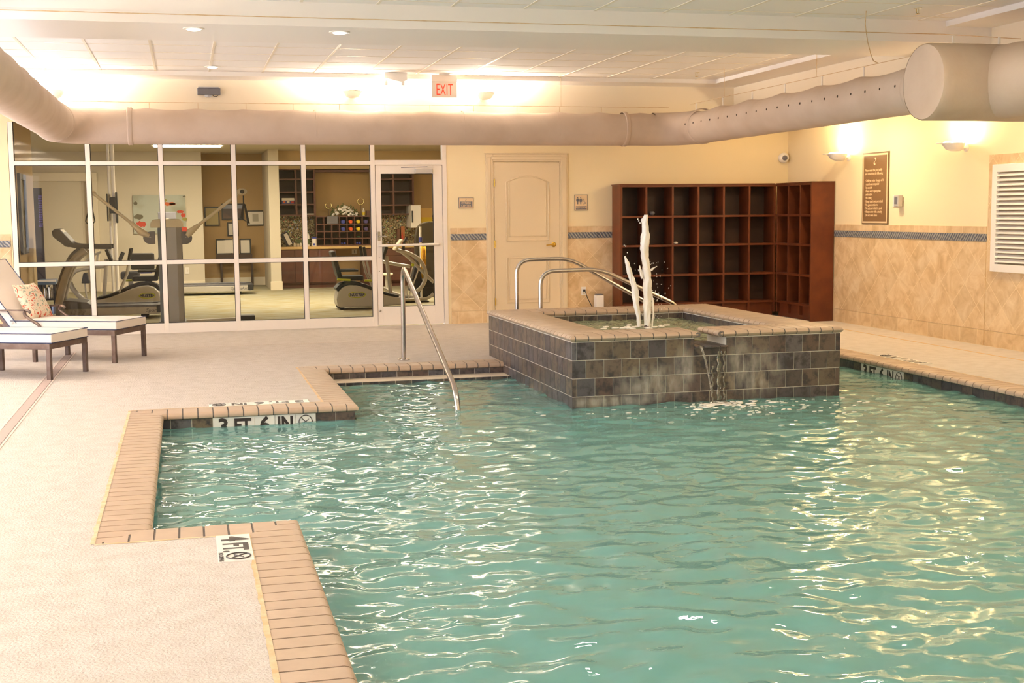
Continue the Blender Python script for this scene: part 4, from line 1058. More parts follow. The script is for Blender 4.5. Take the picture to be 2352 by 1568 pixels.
for px_ in (886, 925):
    p = at(px_, 190, 15.48); MB().lathe([(0.018, 0.03), (0.026, 0.0), (0.024, -0.03)], p, 14, 'Z').build('lamp_head', m_white, el, smooth=True)
bx_ = empty('wall_device', (0.34, 16.13, 2.95), 'grey box on the cream upper wall with a short looped cable', 'device')
MB().box(0.205, 0.475, 16.03, 16.13, 2.915, 2.995).build('body', m_greyd, bx_, bevel=0.006)
MB().box(0.215, 0.455, 16.02, 16.13, 2.996, 3.006).build('top_plate', m_grey, bx_)
MB().lathe([(0.045, 0.0), (0.04, -0.02), (0.02, -0.028)], (0.33, 16.08, 2.915), 16).build('sensor', m_grey, bx_, smooth=True)
MB().tube([(0.38, 16.04, 2.912), (0.40, 16.035, 2.893), (0.43, 16.035, 2.895), (0.45, 16.04, 2.915)], 0.004, 6).build('cable_loop', m_rubber, bx_)

# ================================================================== FABRIC DUCT
DZ, DR, DYB, DXL, DXR = 2.505, 0.208, 15.58, -1.34, 6.26
duct = empty('fabric_duct', (3, 15.58, 2.5), 'big tan fabric air duct slung round the room below the ceiling', 'duct')
def duct_run(name, pts, r_, sag=0.0, per=0.9, n=36, par=duct):
    mb = MB(); pts = [Vector(p) for p in pts]; base = 0; L = 0.0; prev = None
    for i, p in enumerate(pts):
        d = (pts[min(i+1, len(pts)-1)] - pts[max(i-1, 0)]).normalized()
        x = d.cross(Vector((0,0,1))).normalized(); z = x.cross(d)
        if z.z < 0: z = -z
        if prev is not None: L += (p-prev).length
        prev = p; rr = r_[i] if isinstance(r_, list) else r_
        for k in range(n):
            a = 2*math.pi*k/n; ca_, sa_ = math.cos(a), math.sin(a); q = rr
            if sa_ > 0 and sag: q -= sag*(sa_**3)*abs(math.sin(math.pi*L/per))**0.8
            q += 0.0025*noise.noise(Vector((L*3, ca_*2, sa_*2)))
            mb.v.append(tuple(p + x*ca_*q + z*sa_*q))
    N = len(pts)
    for i in range(N-1):
        for k in range(n):
            l = (k+1) % n; mb.f.append((i*n+k, i*n+l, (i+1)*n+l, (i+1)*n+k)); mb.mi.append(0)
    return mb.build(name, m_duct, par, smooth='all')
def lerp_pts(a, b, st_=0.06):
    a = Vector(a); b = Vector(b); n = max(2, int((b-a).length/st_)); return [a+(b-a)*i/n for i in range(n+1)]
ER = 0.42
duct_run('duct_run', lerp_pts((DXL+ER, DYB, DZ), (DXR-ER, DYB, DZ)), DR, 0.020, 0.55)
duct_run('duct_run', lerp_pts((DXR, DYB-ER, DZ), (DXR, 9.86, DZ)), DR, 0.030, 0.82)
duct_run('duct_run', lerp_pts((DXL, DYB-ER, DZ), (DXL, -1.5, DZ)), DR, 0.025, 0.82)
def elbow(cx_, cy_, a0, a1):
    pts = [(cx_+ER*math.cos(R(a0+(a1-a0)*i/14)), cy_+ER*math.sin(R(a0+(a1-a0)*i/14)), DZ) for i in range(15)]
    duct_run('duct_elbow', pts, DR)
elbow(DXR-ER, DYB-ER, 90, 0); elbow(DXL+ER, DYB-ER, 90, 180)
def collar(p, d, r_, w_=0.012, wd=0.03):
    p = Vector(p); d = Vector(d)
    duct_run('collar', [p-d*wd, p-d*wd*0.6, p, p+d*wd*0.6, p+d*wd], [r_+0.001, r_+w_, r_+w_*0.5, r_+w_, r_+0.001])
for X in (-0.57, 5.45): collar((X, DYB, DZ), (1,0,0), DR)
collar((DXR, 14.95, DZ), (0,1,0), DR); collar((DXR, 10.05, DZ), (0,1,0), DR); collar((DXL, 14.9, DZ), (0,1,0), DR)
for X in (1.55, 3.35, 4.55): collar((X, DYB, DZ), (1,0,0), DR-0.002, 0.003, 0.006)
TY = 9.52; BR_ = 0.315
duct_run('header_duct', [(5.93, TY, DZ)] + lerp_pts((5.96, TY, DZ), (7.19, TY, DZ), 0.08), [BR_-0.01] + [BR_]*(len(lerp_pts((5.96, TY, DZ), (7.19, TY, DZ), 0.08))))
MB().lathe([(BR_-0.012, 0.0), (BR_-0.06, -0.006), (0.0001, -0.008)], (5.932, TY, DZ), 40, 'X').build('end_cap', m_duct, duct, smooth=True)
duct_run('branch', [(6.62, 9.40, DZ), (6.62, 9.18, DZ), (6.62, 9.05, DZ), (6.62, 8.90, DZ), (6.62, 8.76, DZ)], [0.30, 0.30, 0.285, 0.25, 0.225])
collar((6.62, 8.74, DZ), (0,1,0), 0.222)
duct_run('duct_run', lerp_pts((6.62, 8.74, DZ), (6.62, -1.5, DZ)), 0.222, 0.03, 0.82)
Y = 15.016 + 0.0
k = 0
while Y > 10.1:
    MB().ell((DXR-DR*0.985, Y, DZ+0.028), 0.007, 0.011, 0.013, 10, 6).build('air_hole', m_dark, duct, smooth='all'); Y -= 0.2555
for Y in (8.55, 8.2, 7.9): MB().ell((6.62-0.219, Y, DZ+0.03), 0.008, 0.013, 0.015, 10, 6).build('air_hole', m_dark, duct, smooth='all')
# suspension wires and hangers
def wire(label, pts, r_=0.0035, group='duct suspension wires'):
    o = MB().tube(pts, r_, 6).build('suspension_wire', m_caulk, None); return tag(o, label, 'wire', group)
m_clip = m_white
wire('taut wire just above the back run of the duct', [(DXL+0.1, DYB, DZ+0.275), (DXR-0.2, DYB, DZ+0.275)])
wire('taut wire just above the right hand run of the duct', [(DXR, DYB-0.2, DZ+0.30), (DXR, 9.9, DZ+0.30)])
for i in range(13):
    X = -0.35 + 0.55*i
    if X < 5.3: MB().bar((X, DYB, DZ+DR-0.004), (X, DYB, DZ+0.272), 0.006, 0.004, up=(0,1,0)).build('hanger_strap', m_caulk, duct)
for i in range(7):
    Y = DYB-ER - 0.82*i
    if Y > 9.9: MB().bar((DXR, Y, DZ+DR-0.006), (DXR, Y, DZ+0.297), 0.014, 0.010, up=(0,1,0)).build('hanger_strap', m_white, duct)
for xx, yy_ in ((6.62, 9.5), (6.62, 8.9), (6.2, 9.52)):
    MB().bar((xx, yy_, DZ+(BR_ if yy_ > 9 else 0.26)-0.01), (xx, yy_, DZ+0.375), 0.02, 0.012, up=(0,1,0)).build('hanger_strap', m_white, duct)
wire('long straight wire crossing in front of the ceiling beam', [(-2.05, 10.42, 3.02), (6.60, 10.30, 3.01), (6.9, 9.6, 2.885)], 0.004)
wire('slack cord drooping from the ceiling to the right hand duct', [(5.70, 10.05, 3.15), (5.72, 10.10, 3.05), (5.86, 10.30, 2.93), (6.02, 10.52, 2.85), (6.14, 10.68, 2.81), (6.26, 10.8, 2.806)], 0.004)
for (xx, yy_, zt) in ((DXR, 14.3, 3.15), (DXR, 12.0, 3.15), (4.62, DYB, 3.15)):
    wire('thin vertical wire from ceiling down to the duct wire', [(xx, yy_, zt), (xx, yy_, DZ+0.30 if xx == DXR else DZ+0.275)], 0.0025)

# ================================================================== LOUNGERS
def lounger():
    """local: foot end at origin, length along +x, width -0.32..0.32 in y, floor z=0"""
    e = empty('sun_lounger', (0,0,0), 'x', 'sun lounger', 'sun loungers on the deck'); Wd = 0.315; H = 0.28
    g = MB(); g.box(0.0, 0.035, -Wd, Wd, H, H+0.052); g.box(1.86, 1.895, -Wd, Wd, H, H+0.052)
    for s_ in (-1, 1): g.box(0, 1.895, s_*Wd-0.018, s_*Wd+0.018, H, H+0.052)
    for k in range(7): g.box(0.2+k*0.16, 0.24+k*0.16, -Wd, Wd, H+0.02, H+0.03)
    g.build('frame', m_bronze, e, bevel=0.003)
    for X in (0.02, 0.90, 1.84):
        for s_ in (-1, 1):
            MB().box(X-0.02, X+0.02, s_*Wd-0.02, s_*Wd+0.02, 0.0, H).build('leg', m_bronze, e, bevel=0.002)
    # seat mattress
    def pad(name, org, ux, uz, L, parent):
        mb = MB(); n, m2 = 16, 10; ux = Vector(ux); uz = Vector(uz); uy = Vector((0,1,0)); T_ = 0.085
        for side in (0, 1):
            for i in range(n+1):
                for j in range(m2+1):
                    a = i/n; b = j/m2; ed = min(a, 1-a, (b if b < .5 else 1-b)*0.4)*L
                    puff = 0.014*min(1, ed/0.10) + 0.005*noise.noise(Vector((a*5, b*4, 2.0*side+L)))
                    h = (T_ + puff) if side else (0.0)
                    rr = 0.006 if side == 0 else 0.0
                    mb.v.append(tuple(Vector(org) + ux*(a*L) + uy*((b-0.5)*2*(Wd+0.005)) + uz*h))
        def id_(s_, i, j): return s_*(n+1)*(m2+1) + i*(m2+1) + j
        for i in range(n):
            for j in range(m2):
                mb.f.append((id_(1,i,j), id_(1,i+1,j), id_(1,i+1,j+1), id_(1,i,j+1))); mb.mi.append(0)
                mb.f.append((id_(0,i,j), id_(0,i,j+1), id_(0,i+1,j+1), id_(0,i+1,j))); mb.mi.append(0)
        for i in range(n):
            mb.f.append((id_(0,i,0), id_(0,i+1,0), id_(1,i+1,0), id_(1,i,0))); mb.mi.append(0)
            mb.f.append((id_(0,i,m2), id_(1,i,m2), id_(1,i+1,m2), id_(0,i+1,m2))); mb.mi.append(0)
        for j in range(m2):
            mb.f.append((id_(0,0,j), id_(1,0,j), id_(1,0,j+1), id_(0,0,j+1))); mb.mi.append(0)
            mb.f.append((id_(0,n,j), id_(0,n,j+1), id_(1,n,j+1), id_(1,n,j))); mb.mi.append(0)
        o = mb.build(name, m_cush, parent, bevel=0.012, seg=3, smooth=True)
        for h in (0.004, T_+0.002):
            c = [Vector(org)+ux*a+uy*b+uz*h for a, b in ((0,-Wd-0.006),(0,Wd+0.006),(L,Wd+0.006),(L,-Wd-0.006))]
            MB().tube(c, 0.0045, 6, closed=True).build('piping', m_pipe, o)
        return o
    pad('seat_mattress', (-0.015, 0, H+0.054), (1,0,0), (0,0,1), 1.17, e)
    a = R(52); ca_, sa_ = math.cos(a), math.sin(a); px_ = 1.16
    g = MB(); m_ = Matrix.Rotation(-a, 3, 'Y')
    g.obox((px_+ca_*0.38, 0, H+0.05+sa_*0.38), 0.76, 0.60, 0.02, m_); g.build('back_sling', m_sling, e, bevel=0.004)
    pad('back_mattress', (px_+0.0, 0, H+0.065), (ca_,0,sa_), (-sa_,0,ca_), 0.80, e)
    for s_ in (-1, 1):
        MB().bar((px_, s_*0.30, H+0.03), (px_+ca_*0.76, s_*0.30, H+0.03+sa_*0.76), 0.02, 0.03).build('back_post', m_bronze, e)
        y = s_*(Wd+0.015); g = MB()
        g.bar((0.98, y, H+0.25), (1.62, y, H+0.25), 0.05, 0.014); 
        pts = [(0.80, y, H+0.03), (0.83, y, H+0.10), (0.93, y, H+0.16), (0.99, y, H+0.205), (0.985, y, H+0.24), (0.945, y, H+0.25), (0.92, y, H+0.225)]
        g.tube(arc_path(pts, 0.03, 4), 0.016, 8); g.bar((1.55, y, H+0.25), (1.55, y, H), 0.03, 0.03, up=(0,1,0))
        g.build('armrest', m_bronze, e, smooth=True)
    return e
l1 = lounger(); U = Vector((-0.905, 0.425, 0)); ang = math.atan2(U.y, U.x)
c1 = (Vector((-1.232, 12.196, 0)) + Vector((-0.928, 12.761, 0)))/2; c2 = (Vector((-0.709, 13.391, 0)) + Vector((-0.446, 13.995, 0)))/2
l1.location = c1; l1.rotation_euler = (0,0,ang); l1['label'] = 'nearer white cushioned sun lounger with bronze legs, cut off by the frame edge'
l2 = copy_tree(l1, c2, ang, 'farther sun lounger with white cushion, raised back and its whole foot end in view')
def pillow(label, c, parloc):
    mb = MB(); n = 14
    for s_ in (1, -1):
        for i in range(n+1):
            for j in range(n+1):
                u, v = i/n*2-1, j/n*2-1; h = 0.07*((1-u*u)*(1-v*v))**0.4 if abs(u) < 1 and abs(v) < 1 else 0.0
                pin = 1-0.06*(u*u*(1-v*v) + v*v*(1-u*u)) ; mb.v.append((u*0.21*pin, v*0.21*pin, s_*h))
    for s_ in (0, 1):
        for i in range(n):
            for j in range(n):
                b = s_*(n+1)**2; q = (b+i*(n+1)+j, b+(i+1)*(n+1)+j, b+(i+1)*(n+1)+j+1, b+i*(n+1)+j+1); mb.f.append(q if s_ == 0 else tuple(reversed(q))); mb.mi.append(0)
    o = mb.build('throw_pillow', m_floral, None, smooth='all'); tag(o, label, 'pillow', 'floral pillows on the loungers')
    rot = Matrix.Rotation(ang, 4, 'Z') @ Matrix.Translation(c) @ Matrix.Rotation(R(-60), 4, 'Y')
    o.matrix_world = Matrix.Translation(parloc) @ rot; return o
pillow('red and cream floral pillow leaning on the farther sun lounger', (1.10, -0.02, 0.60), c2)
pillow('floral pillow at the frame edge on the nearer sun lounger', (1.10, 0.0, 0.60), c1)

# ================================================================== GYM BEHIND THE GLASS
GZ = 2.72
g = MB(); g.box(-6.0, 6.0, YB+0.15, 28.0, -0.1, -0.001); struct('floor_gym', g, m_carpet, 'patchy olive and grey gym carpet')
g = MB(); g.box(-2.04, 3.36, YB+0.10, YB+0.75, -0.001, 0.002); struct('floor_gym', g, mat('gym_stone_strip', rgb(196, 170, 112), 0.6))
g = MB(); g.box(-6.0, 6.0, YB+0.15, 28.0, GZ, GZ+0.1); struct('ceiling_gym', g, m_gwallw)
g = MB(); g.box(-6.0, 0.36, 26.30, 26.5, 0, GZ); struct('wall_gym_back', g, m_gwallw)
g = MB(); g.box(0.34, 0.36, 26.5, 27.3, 0, GZ); g.box(0.36, 1.80, 27.30, 27.4, 0, GZ); struct('wall_gym_alcove', g, m_gwalld)
g = MB(); g.box(1.60, 1.80, 25.30, 27.3, 0, GZ); struct('wall_gym_pier', g, m_gwallw)
g = MB(); g.box(1.80, 6.0, 26.30, 26.4, 0, GZ); struct('wall_gym_right', g, m_gwalld)
g = MB(); g.box(5.6, 5.75, YB+0.15, 26.3, 0, GZ); struct('wall_gym_side', g, m_gwalld)
g = MB(); g.box(-2.30, -2.12, YB+0.15, 19.9, 0, GZ); g.box(-6.0, -5.9, YB+0.15, 26.3, 0, GZ); struct('wall_gym_left', g, m_gwall)
g = MB(); g.box(-5.9, 0.36, 26.27, 26.30, 0, 0.17); struct('baseboard_gym', g, m_stain, bevel=0.004)
g = MB(); g.box(0.36, 1.60, 27.27, 27.30, 0, 0.17); struct('baseboard_gym', g, m_stain, bevel=0.004)
g = MB(); g.box(1.585, 1.815, 25.27, 25.30, 0, 0.17); struct('baseboard_gym', g, m_stain, bevel=0.004)
# gym ceiling lamps
m_panel = mat('gym_lamp', rgb(255, 250, 235), 0.4, emis=((1.0, 0.90, 0.74, 1), 34.0))
for i, (X, Y, lb) in enumerate(((1.6, 21.0, 'lit gym ceiling panel seen just under the duct'), (0.1, 23.6, 'gym ceiling panel above the far treadmill'), (4.2, 22.0, 'gym ceiling panel above the gym doorway side'))):
    e_ = empty('ceiling_panel_light', (X, Y, GZ), lb, 'ceiling light', 'gym ceiling panels')
    g = MB(); g.box(X-0.62, X+0.62, Y-0.33, Y+0.33, GZ-0.03, GZ); g.build('frame', m_white, e_)
    MB().box(X-0.58, X+0.58, Y-0.29, Y+0.29, GZ-0.036, GZ-0.030).build('diffuser', m_panel, e_)
# door and casing at the back left
D = 26.28
a = at(100, 412, D); b = at(190, 640, D)
d3 = struct('door_3', MB().box(a.x-0.25, b.x+0.05, D-0.03, D+0.02, 0.0, a.z), m_gwallw, 'pale double door at the back of the gym')
g = MB(); c = at(196, 396, D); d_ = at(222, 396, D)
g.box(c.x, d_.x, D-0.06, D+0.02, 0, c.z); g.box(a.x-0.5, d_.x, D-0.07, D+0.02, c.z-0.17, c.z); g.build('casing', m_stain, d3, bevel=0.01)

# --- joinery
FYc = 25.75
def PX(px, Y): return at(px, 500, Y).x
def PZ(py, Y, px=745): return at(px, py, Y).z
UY = 25.95
uc = empty('wall_cabinet', (1.86, UY, PZ(494, UY)), 'open dark cherry cubby cabinet hung above the mosaic, left end of the counter', 'cabinet')
xs = [PX(p, UY) for p in (639, 681.5, 724)]; zz = [PZ(p, UY, 680) for p in (494.5, 469.5, 441, 411.5, 388.5)]
g = MB()
for X in xs: g.box(X-0.018, X+0.018, UY, 26.29, zz[0], zz[-1])
for z_ in zz: g.box(xs[0]-0.018, xs[-1]+0.018, UY-0.004, 26.29, z_-0.014, z_+0.014)
g.build('carcass', m_gwood, uc); MB().box(xs[0], xs[-1], 26.27, 26.29, zz[0], zz[-1]).build('back_panel', m_gwoodin, uc)
uc2 = empty('wall_cabinet', (3.7, UY, 1.2), 'dark open cubby cabinet seen through the glass door', 'cabinet')
xs2 = [PX(p, UY) for p in (862, 905, 950)]; zz2 = [PZ(p, UY, 900) for p in (492, 471, 440, 411, 386)]
g = MB()
for X in xs2: g.box(X-0.018, X+0.018, UY, 26.29, zz2[0], zz2[-1])
for z_ in zz2: g.box(xs2[0]-0.018, xs2[-1]+0.018, UY-0.004, 26.29, z_-0.014, z_+0.014)
g.build('carcass', m_gwood, uc2); MB().box(xs2[0], xs2[-1], 26.27, 26.29, zz2[0], zz2[-1]).build('back_panel', m_gwoodin, uc2)
g = MB(); g.box(xs[-1]+0.02, xs2[0]-0.02, 26.0, 26.29, PZ(395, 26.0), PZ(390, 26.0)); tag(g.build('valance_board', m_gwood), 'long thin dark board bridging the two cubby cabinets over the tan wall', 'board')
g = MB(); g.box(xs[0]-0.1, 5.5, UY-0.02, 26.3, PZ(388, UY)+0.004, GZ); struct('trim_17', g, m_gwall)
cz = PZ(565.5, FYc); ctz = PZ(571.5, FYc)
g = MB(); g.box(1.82, 5.55, FYc-0.02, 26.29, ctz, cz); tag(g.build('countertop', m_counter, None, bevel=0.006), 'long honey coloured countertop running along the back of the gym', 'countertop')
def base_cab(xa, xb, label, doors):
    e_ = empty('base_cabinet', ((xa+xb)/2, FYc, 0), label, 'cabinet')
    g = MB(); g.box(xa, xb, FYc+0.03, 26.28, 0.09, ctz); g.box(xa, xb, FYc+0.09, 26.28, 0, 0.09); g.build('body', m_gwood, e_)
    n = doors; w_ = (xb-xa)/n
    for i in range(n):
        MB().box(xa+i*w_+0.01, xa+(i+1)*w_-0.01, FYc+0.01, FYc+0.03, 0.11, ctz-0.17).build('door', m_gwood, e_, bevel=0.004)
        MB().box(xa+i*w_+0.01, xa+(i+1)*w_-0.01, FYc+0.01, FYc+0.03, ctz-0.155, ctz-0.015).build('drawer', m_gwood, e_, bevel=0.004)
    return e_
base_cab(1.83, PX(706, FYc), 'dark cherry base cabinet at the left end of the long counter', 2)
base_cab(PX(707, FYc), PX(770, FYc), 'dark cherry base cabinet just left of the knee space', 1)
base_cab(PX(833, FYc), PX(880, FYc), 'dark cherry base cabinet right of the knee space', 1)
base_cab(PX(881, FYc), 5.5, 'dark cherry base cabinets seen through the glass door', 3)
g = MB(); g.box(xs[0], xs[-1]+0.02, 26.275, 26.295, cz, PZ(495, 26.27)); struct('trim_18', g, m_mosaic, 'sparkling brown glass mosaic splashback')
g = MB(); g.box(PX(852, 26.27), 5.5, 26.275, 26.295, cz, PZ(492, 26.27)); struct('trim_19', g, m_mosaic)
ddx = at(716, 583, FYc)
# dumbbell cubbies
GY = 25.95
cu = empty('counter_cubby', (2.8, GY, cz), 'dark cherry honeycomb of small square cubbies on the counter holding weights', 'shelf')
gx = [PX(p, GY) for p in (726.5, 744, 761.5, 779.3, 797, 814.3, 831.8, 849.8)]; gz = [PZ(p, GY, 790) for p in (564.5, 547.4, 531.6, 514.8, 497.2)]; gz[0] = cz+0.012
g = MB()
for X in gx: g.box(X-0.009, X+0.009, GY, 26.28, gz[0]-0.01, gz[-1])
for z_ in gz: g.box(gx[0]-0.009, gx[-1]+0.009, GY-0.004, 26.28, z_-0.009, z_+0.009)
g.build('grid', m_gwood, cu); MB().box(gx[0], gx[-1], 26.262, 26.28, gz[0], gz[-1]).build('back_panel', m_gwoodin, cu)
def dumbbell(m, col, n):
    e_ = empty('dumbbell', (0,0,0), 'x', 'dumbbell', 'dumbbells in the counter cubbies')
    for yy_ in (0.0, 0.14):
        g = MB(); g.prism([(0.040*math.cos(2*math.pi*k/n), 0.040*math.sin(2*math.pi*k/n)) for k in range(n)], frame((0, yy_, 0), (1,0,0), (0,0,1)), 0.035 if yy_ > 0 else 0.035)
        g.build('weight_head', m, e_, bevel=0.006)
    MB().tube([(0,-0.02,0),(0,0.13,0)], 0.012, 8).build('grip', m, e_)
    return e_
names = {3: ('blue', m_blue, 12), 4: ('orange', m_orange, 6), 5: ('yellow', m_yellow, 6), 6: ('purple', m_purple, 12)}
for c_, (nm, mm, n) in names.items():
    first = None
    for r_, rn in ((3, 'top'), (2, 'second')):
        X = (gx[c_]+gx[c_+1])/2; z_ = gz[r_]+0.009+0.041
        lb = '%s dumbbell end in the %s row of the counter cubbies' % (nm, rn)
        if first is None: first = dumbbell(mm, nm, n); first.location = (X, GY+0.03, z_); first['label'] = lb
        else: copy_tree(first, (X, GY+0.03, z_), 0, lb)
for c_, lb in ((3, 'pair of little blue weights under the blue dumbbells, bottom row'), (5, 'pair of little blue weights under the yellow dumbbells, bottom row')):
    e_ = empty('hand_weights', (gx[c_]+0.08, GY+0.05, gz[0]), lb, 'weights', 'small weights in the bottom cubbies')
    for s_ in (-0.028, 0.03): MB().ell((gx[c_]+0.075+s_, GY+0.06, gz[0]+0.009+0.026), 0.024, 0.03, 0.026, 12, 8).build('weight', m_blue, e_, smooth='all')
X = gx[5]+0.08; tag(MB().tube([(X-0.05, GY+0.04, gz[1]+0.02), (X-0.02, GY+0.03, gz[1]+0.032), (X+0.03, GY+0.03, gz[1]+0.028), (X+0.055, GY+0.04, gz[1]+0.016)], 0.007, 8).build('exercise_band', mat('band_green', rgb(60, 130, 80), 0.6), None, smooth=True), 'green band lying in the cubby below the yellow dumbbells', 'band')
tag(MB().box(gx[1]+0.055, gx[2]+0.12, GY-0.03, GY-0.006, gz[3]+0.015, gz[4]+0.01).build('small_box', m_greyd, None, bevel=0.003), 'dark flat panel leaning over two of the top cubbies', 'panel')
# things standing along the cubby top and counter
tz = gz[-1]+0.009
def ring(px, pyc, label):
    p = at(px, pyc, 26.1); e_ = empty('ring_ornament', (p.x, 26.1, tz), label, 'ornament', 'ring ornaments on the cubbies')
    pts = []; rs = []
    for k in range(28):
        t = k/27; a = R(95 + 345*t); pts.append((p.x+0.062*math.cos(a), 26.1, p.z+0.062*math.sin(a))); rs.append(0.003+0.011*math.sin(math.pi*t))
    MB().tube(pts, rs, 8).build('ring', m_gold, e_, smooth='all')
    MB().tube([(p.x, 26.1, tz), (p.x, 26.1, p.z-0.065)], 0.004, 8).build('stem', m_bronze, e_); MB().box(p.x-0.03, p.x+0.03, 26.07, 26.13, tz, tz+0.012).build('base', m_black, e_)
ring(754.5, 472, 'shorter metal ring ornament standing left of the white flowers'); ring(828.5, 462.5, 'taller metal ring ornament standing right of the white flowers')
fl = empty('flower_arrangement', (2.9, 26.1, tz), 'long low arrangement of white flowers and green leaves on the cubbies', 'flowers')
gl_, gf = MB(), MB(); cx_ = PX(791, 26.1); rnd = random.Random(4)
for i in range(190):
    u = rnd.uniform(-1, 1); X = cx_ + u*0.275; hz = 0.20*(1-u*u)**0.7; z_ = tz + rnd.uniform(0.01, hz+0.03); Y = 26.1 + rnd.uniform(-0.08, 0.08)
    a = rnd.uniform(0, 6.28); b = rnd.uniform(-0.6, 1.2); L_ = rnd.uniform(0.03, 0.06); d = Vector((math.cos(a)*math.cos(b), math.sin(a)*math.cos(b)*0.6, math.sin(b))); s_ = d.cross(Vector((0.3,1,0.2))).normalized()*L_*0.28
    p = Vector((X, Y, z_)); gl_.add([p, p+d*L_*0.5+s_, p+d*L_, p+d*L_*0.5-s_], [(0,1,2,3)])
for i in range(60):
    u = rnd.uniform(-0.95, 0.95); X = cx_+u*0.27; z_ = tz + rnd.uniform(0.01, 0.17*(1-u*u)+0.03); Y = 26.03 + rnd.uniform(-0.05, 0.04); s_ = rnd.uniform(0.010, 0.024)
    gf.ell((X, Y, z_), s_*1.3, s_, s_, 7, 5)
gl_.build('foliage', m_green, fl); gf.build('blossoms', m_white, fl)
def bottle(px, Y, z0_, h, r_, m, lab, capm, nm='bottle', label_m=None):
    X = PX(px, Y); e_ = empty(nm, (X, Y, z0_), lab, 'bottle')
    MB().lathe([(r_, 0), (r_, h*0.68), (r_*0.5, h*0.84), (r_*0.45, h*0.86)], (X, Y, z0_), 16).build('body', m, e_, smooth=True)
    MB().lathe([(r_*0.5, h*0.86), (r_*0.5, h)], (X, Y, z0_), 14).build('cap', capm, e_)
    if label_m: MB().lathe([(r_*1.03, h*0.12), (r_*1.03, h*0.5)], (X, Y, z0_), 16).build('label_band', label_m, e_, smooth=True)
bottle(835.5, 26.08, tz, 0.15, 0.028, m_cream, 'clear bottle with a yellow label beside the taller ring', m_white, label_m=m_yellow)
tag(MB().box(PX(842, 26.1), PX(850, 26.1), 26.05, 26.15, tz, tz+0.10).build('small_box', m_gwood, None, bevel=0.003), 'small dark red box at the right end of the cubby top', 'box')
tag(MB().box(PX(700, 26.05), PX(724, 26.05), 25.99, 26.2, zz[0]+0.014, zz[0]+0.032).build('paper_stack', m_paper, None), 'loose white papers on the bottom shelf of the cubby cabinet', 'papers')
e_ = empty('glove_box', (PX(663, 26.05), 26.05, zz[1]+0.014), 'white topped box with blue and red print in the cubby cabinet', 'box')
xa, xb = PX(648.5, 26.0), PX(677.5, 26.0); h = zz[1]+0.014
MB().box(xa, xb, 26.0, 26.15, h, h+0.065).build('carton', m_purple, e_); MB().box(xa, xb, 25.998, 26.152, h+0.065, h+0.115).build('lid', m_paper, e_)
MB().box(xa+0.03, xa+0.065, 25.996, 25.999, h+0.02, h+0.055).build('print', m_orange, e_); MB().box(xa+0.10, xa+0.15, 25.996, 25.999, h+0.02, h+0.06).build('print', m_paper, e_); MB().box(xa+0.18, xb-0.01, 25.996, 25.999, h+0.01, h+0.05).build('print', m_red, e_)
bt = 25.9
e_ = empty('wipes_canister', (PX(720.5, bt), bt, cz), 'white cylinder of wipes with a blue lid on the counter', 'canister')
X = PX(720.5, bt); MB().lathe([(0.047, 0), (0.047, 0.155)], (X, bt, cz), 20).build('body', m_white, e_, smooth=True); MB().lathe([(0.049, 0.155), (0.049, 0.182), (0.04, 0.19)], (X, bt, cz), 20).build('lid', m_blue, e_, smooth=True)
MB().box(X-0.03, X+0.012, bt-0.049, bt-0.046, cz+0.02, cz+0.06).build('label_patch', m_blue, e_)
bottle(706.5, bt, cz, 0.30, 0.026, m_white, 'slim white bottle with a green label left of the wipes', m_green, label_m=m_green)
e_ = empty('picture_frame', (PX(660, bt), bt, cz), 'black framed white card leaning at the left end of the counter', 'frame')
pa, pb = at(652, 534, bt), at(668, 566, bt); m_ = Matrix.Rotation(R(26), 3, 'Y')
MB().obox(((pa.x+pb.x)/2-0.01, bt+0.01, cz+0.155), 0.15, 0.02, 0.27, Matrix.Rotation(R(-24), 3, 'Y')).build('frame', m_black, e_)
MB().obox(((pa.x+pb.x)/2+0.01, bt-0.004, cz+0.15), 0.075, 0.01, 0.24, Matrix.Rotation(R(-24), 3, 'Y')).build('card', m_paper, e_)
e_ = empty('potted_plant', (PX(683, bt), bt, cz), 'little dark leafed plant between small jars on the counter', 'plant')
X = PX(683, bt); MB().lathe([(0.03, 0), (0.04, 0.06)], (X, bt, cz), 14).build('pot', m_cream, e_, smooth=True); g = MB()
for i in range(60):
    a = rnd.uniform(0, 6.28); z_ = cz+0.05+rnd.uniform(0, 0.07); p = Vector((X+math.cos(a)*rnd.uniform(0, .08), bt+math.sin(a)*0.04, z_)); g.add([p, p+Vector((0.02,0,0.012)), p+Vector((0.03,0,0.03)), p+Vector((0.005,0,0.02))], [(0,1,2,3)])
g.build('foliage', m_green, e_)
for px_, lb in ((689.5, 'short cream jar beside the leafy plant on the counter'), (675, 'short cream jar between leaning card and leafy plant')):
    tag(MB().lathe([(0.022, 0), (0.022, 0.06), (0.012, 0.075)], (PX(px_, 25.84), 25.84, cz), 14).build('jar', m_cream, None, smooth=True), lb, 'jar', 'jars on the counter')
ol2 = empty('wall_outlet', (PX(814, 26.28), 26.28, 0.7), 'double outlet plate on the wall in the knee space', 'outlet')
pa, pb = at(808, 572.5, 26.29), at(820, 583, 26.29); MB().box(pa.x, pb.x, 26.285, 26.298, pb.z, pa.z).build('plate', m_stain, ol2); MB().box(pa.x+0.045, pa.x+0.06, 26.282, 26.286, pb.z+0.02, pa.z-0.02).build('socket', m_greyd, ol2)
ol3 = empty('wall_outlet', (PX(430, 26.29), 26.29, 0.3), 'white outlet low on the pale gym wall beside the grey tower', 'outlet')
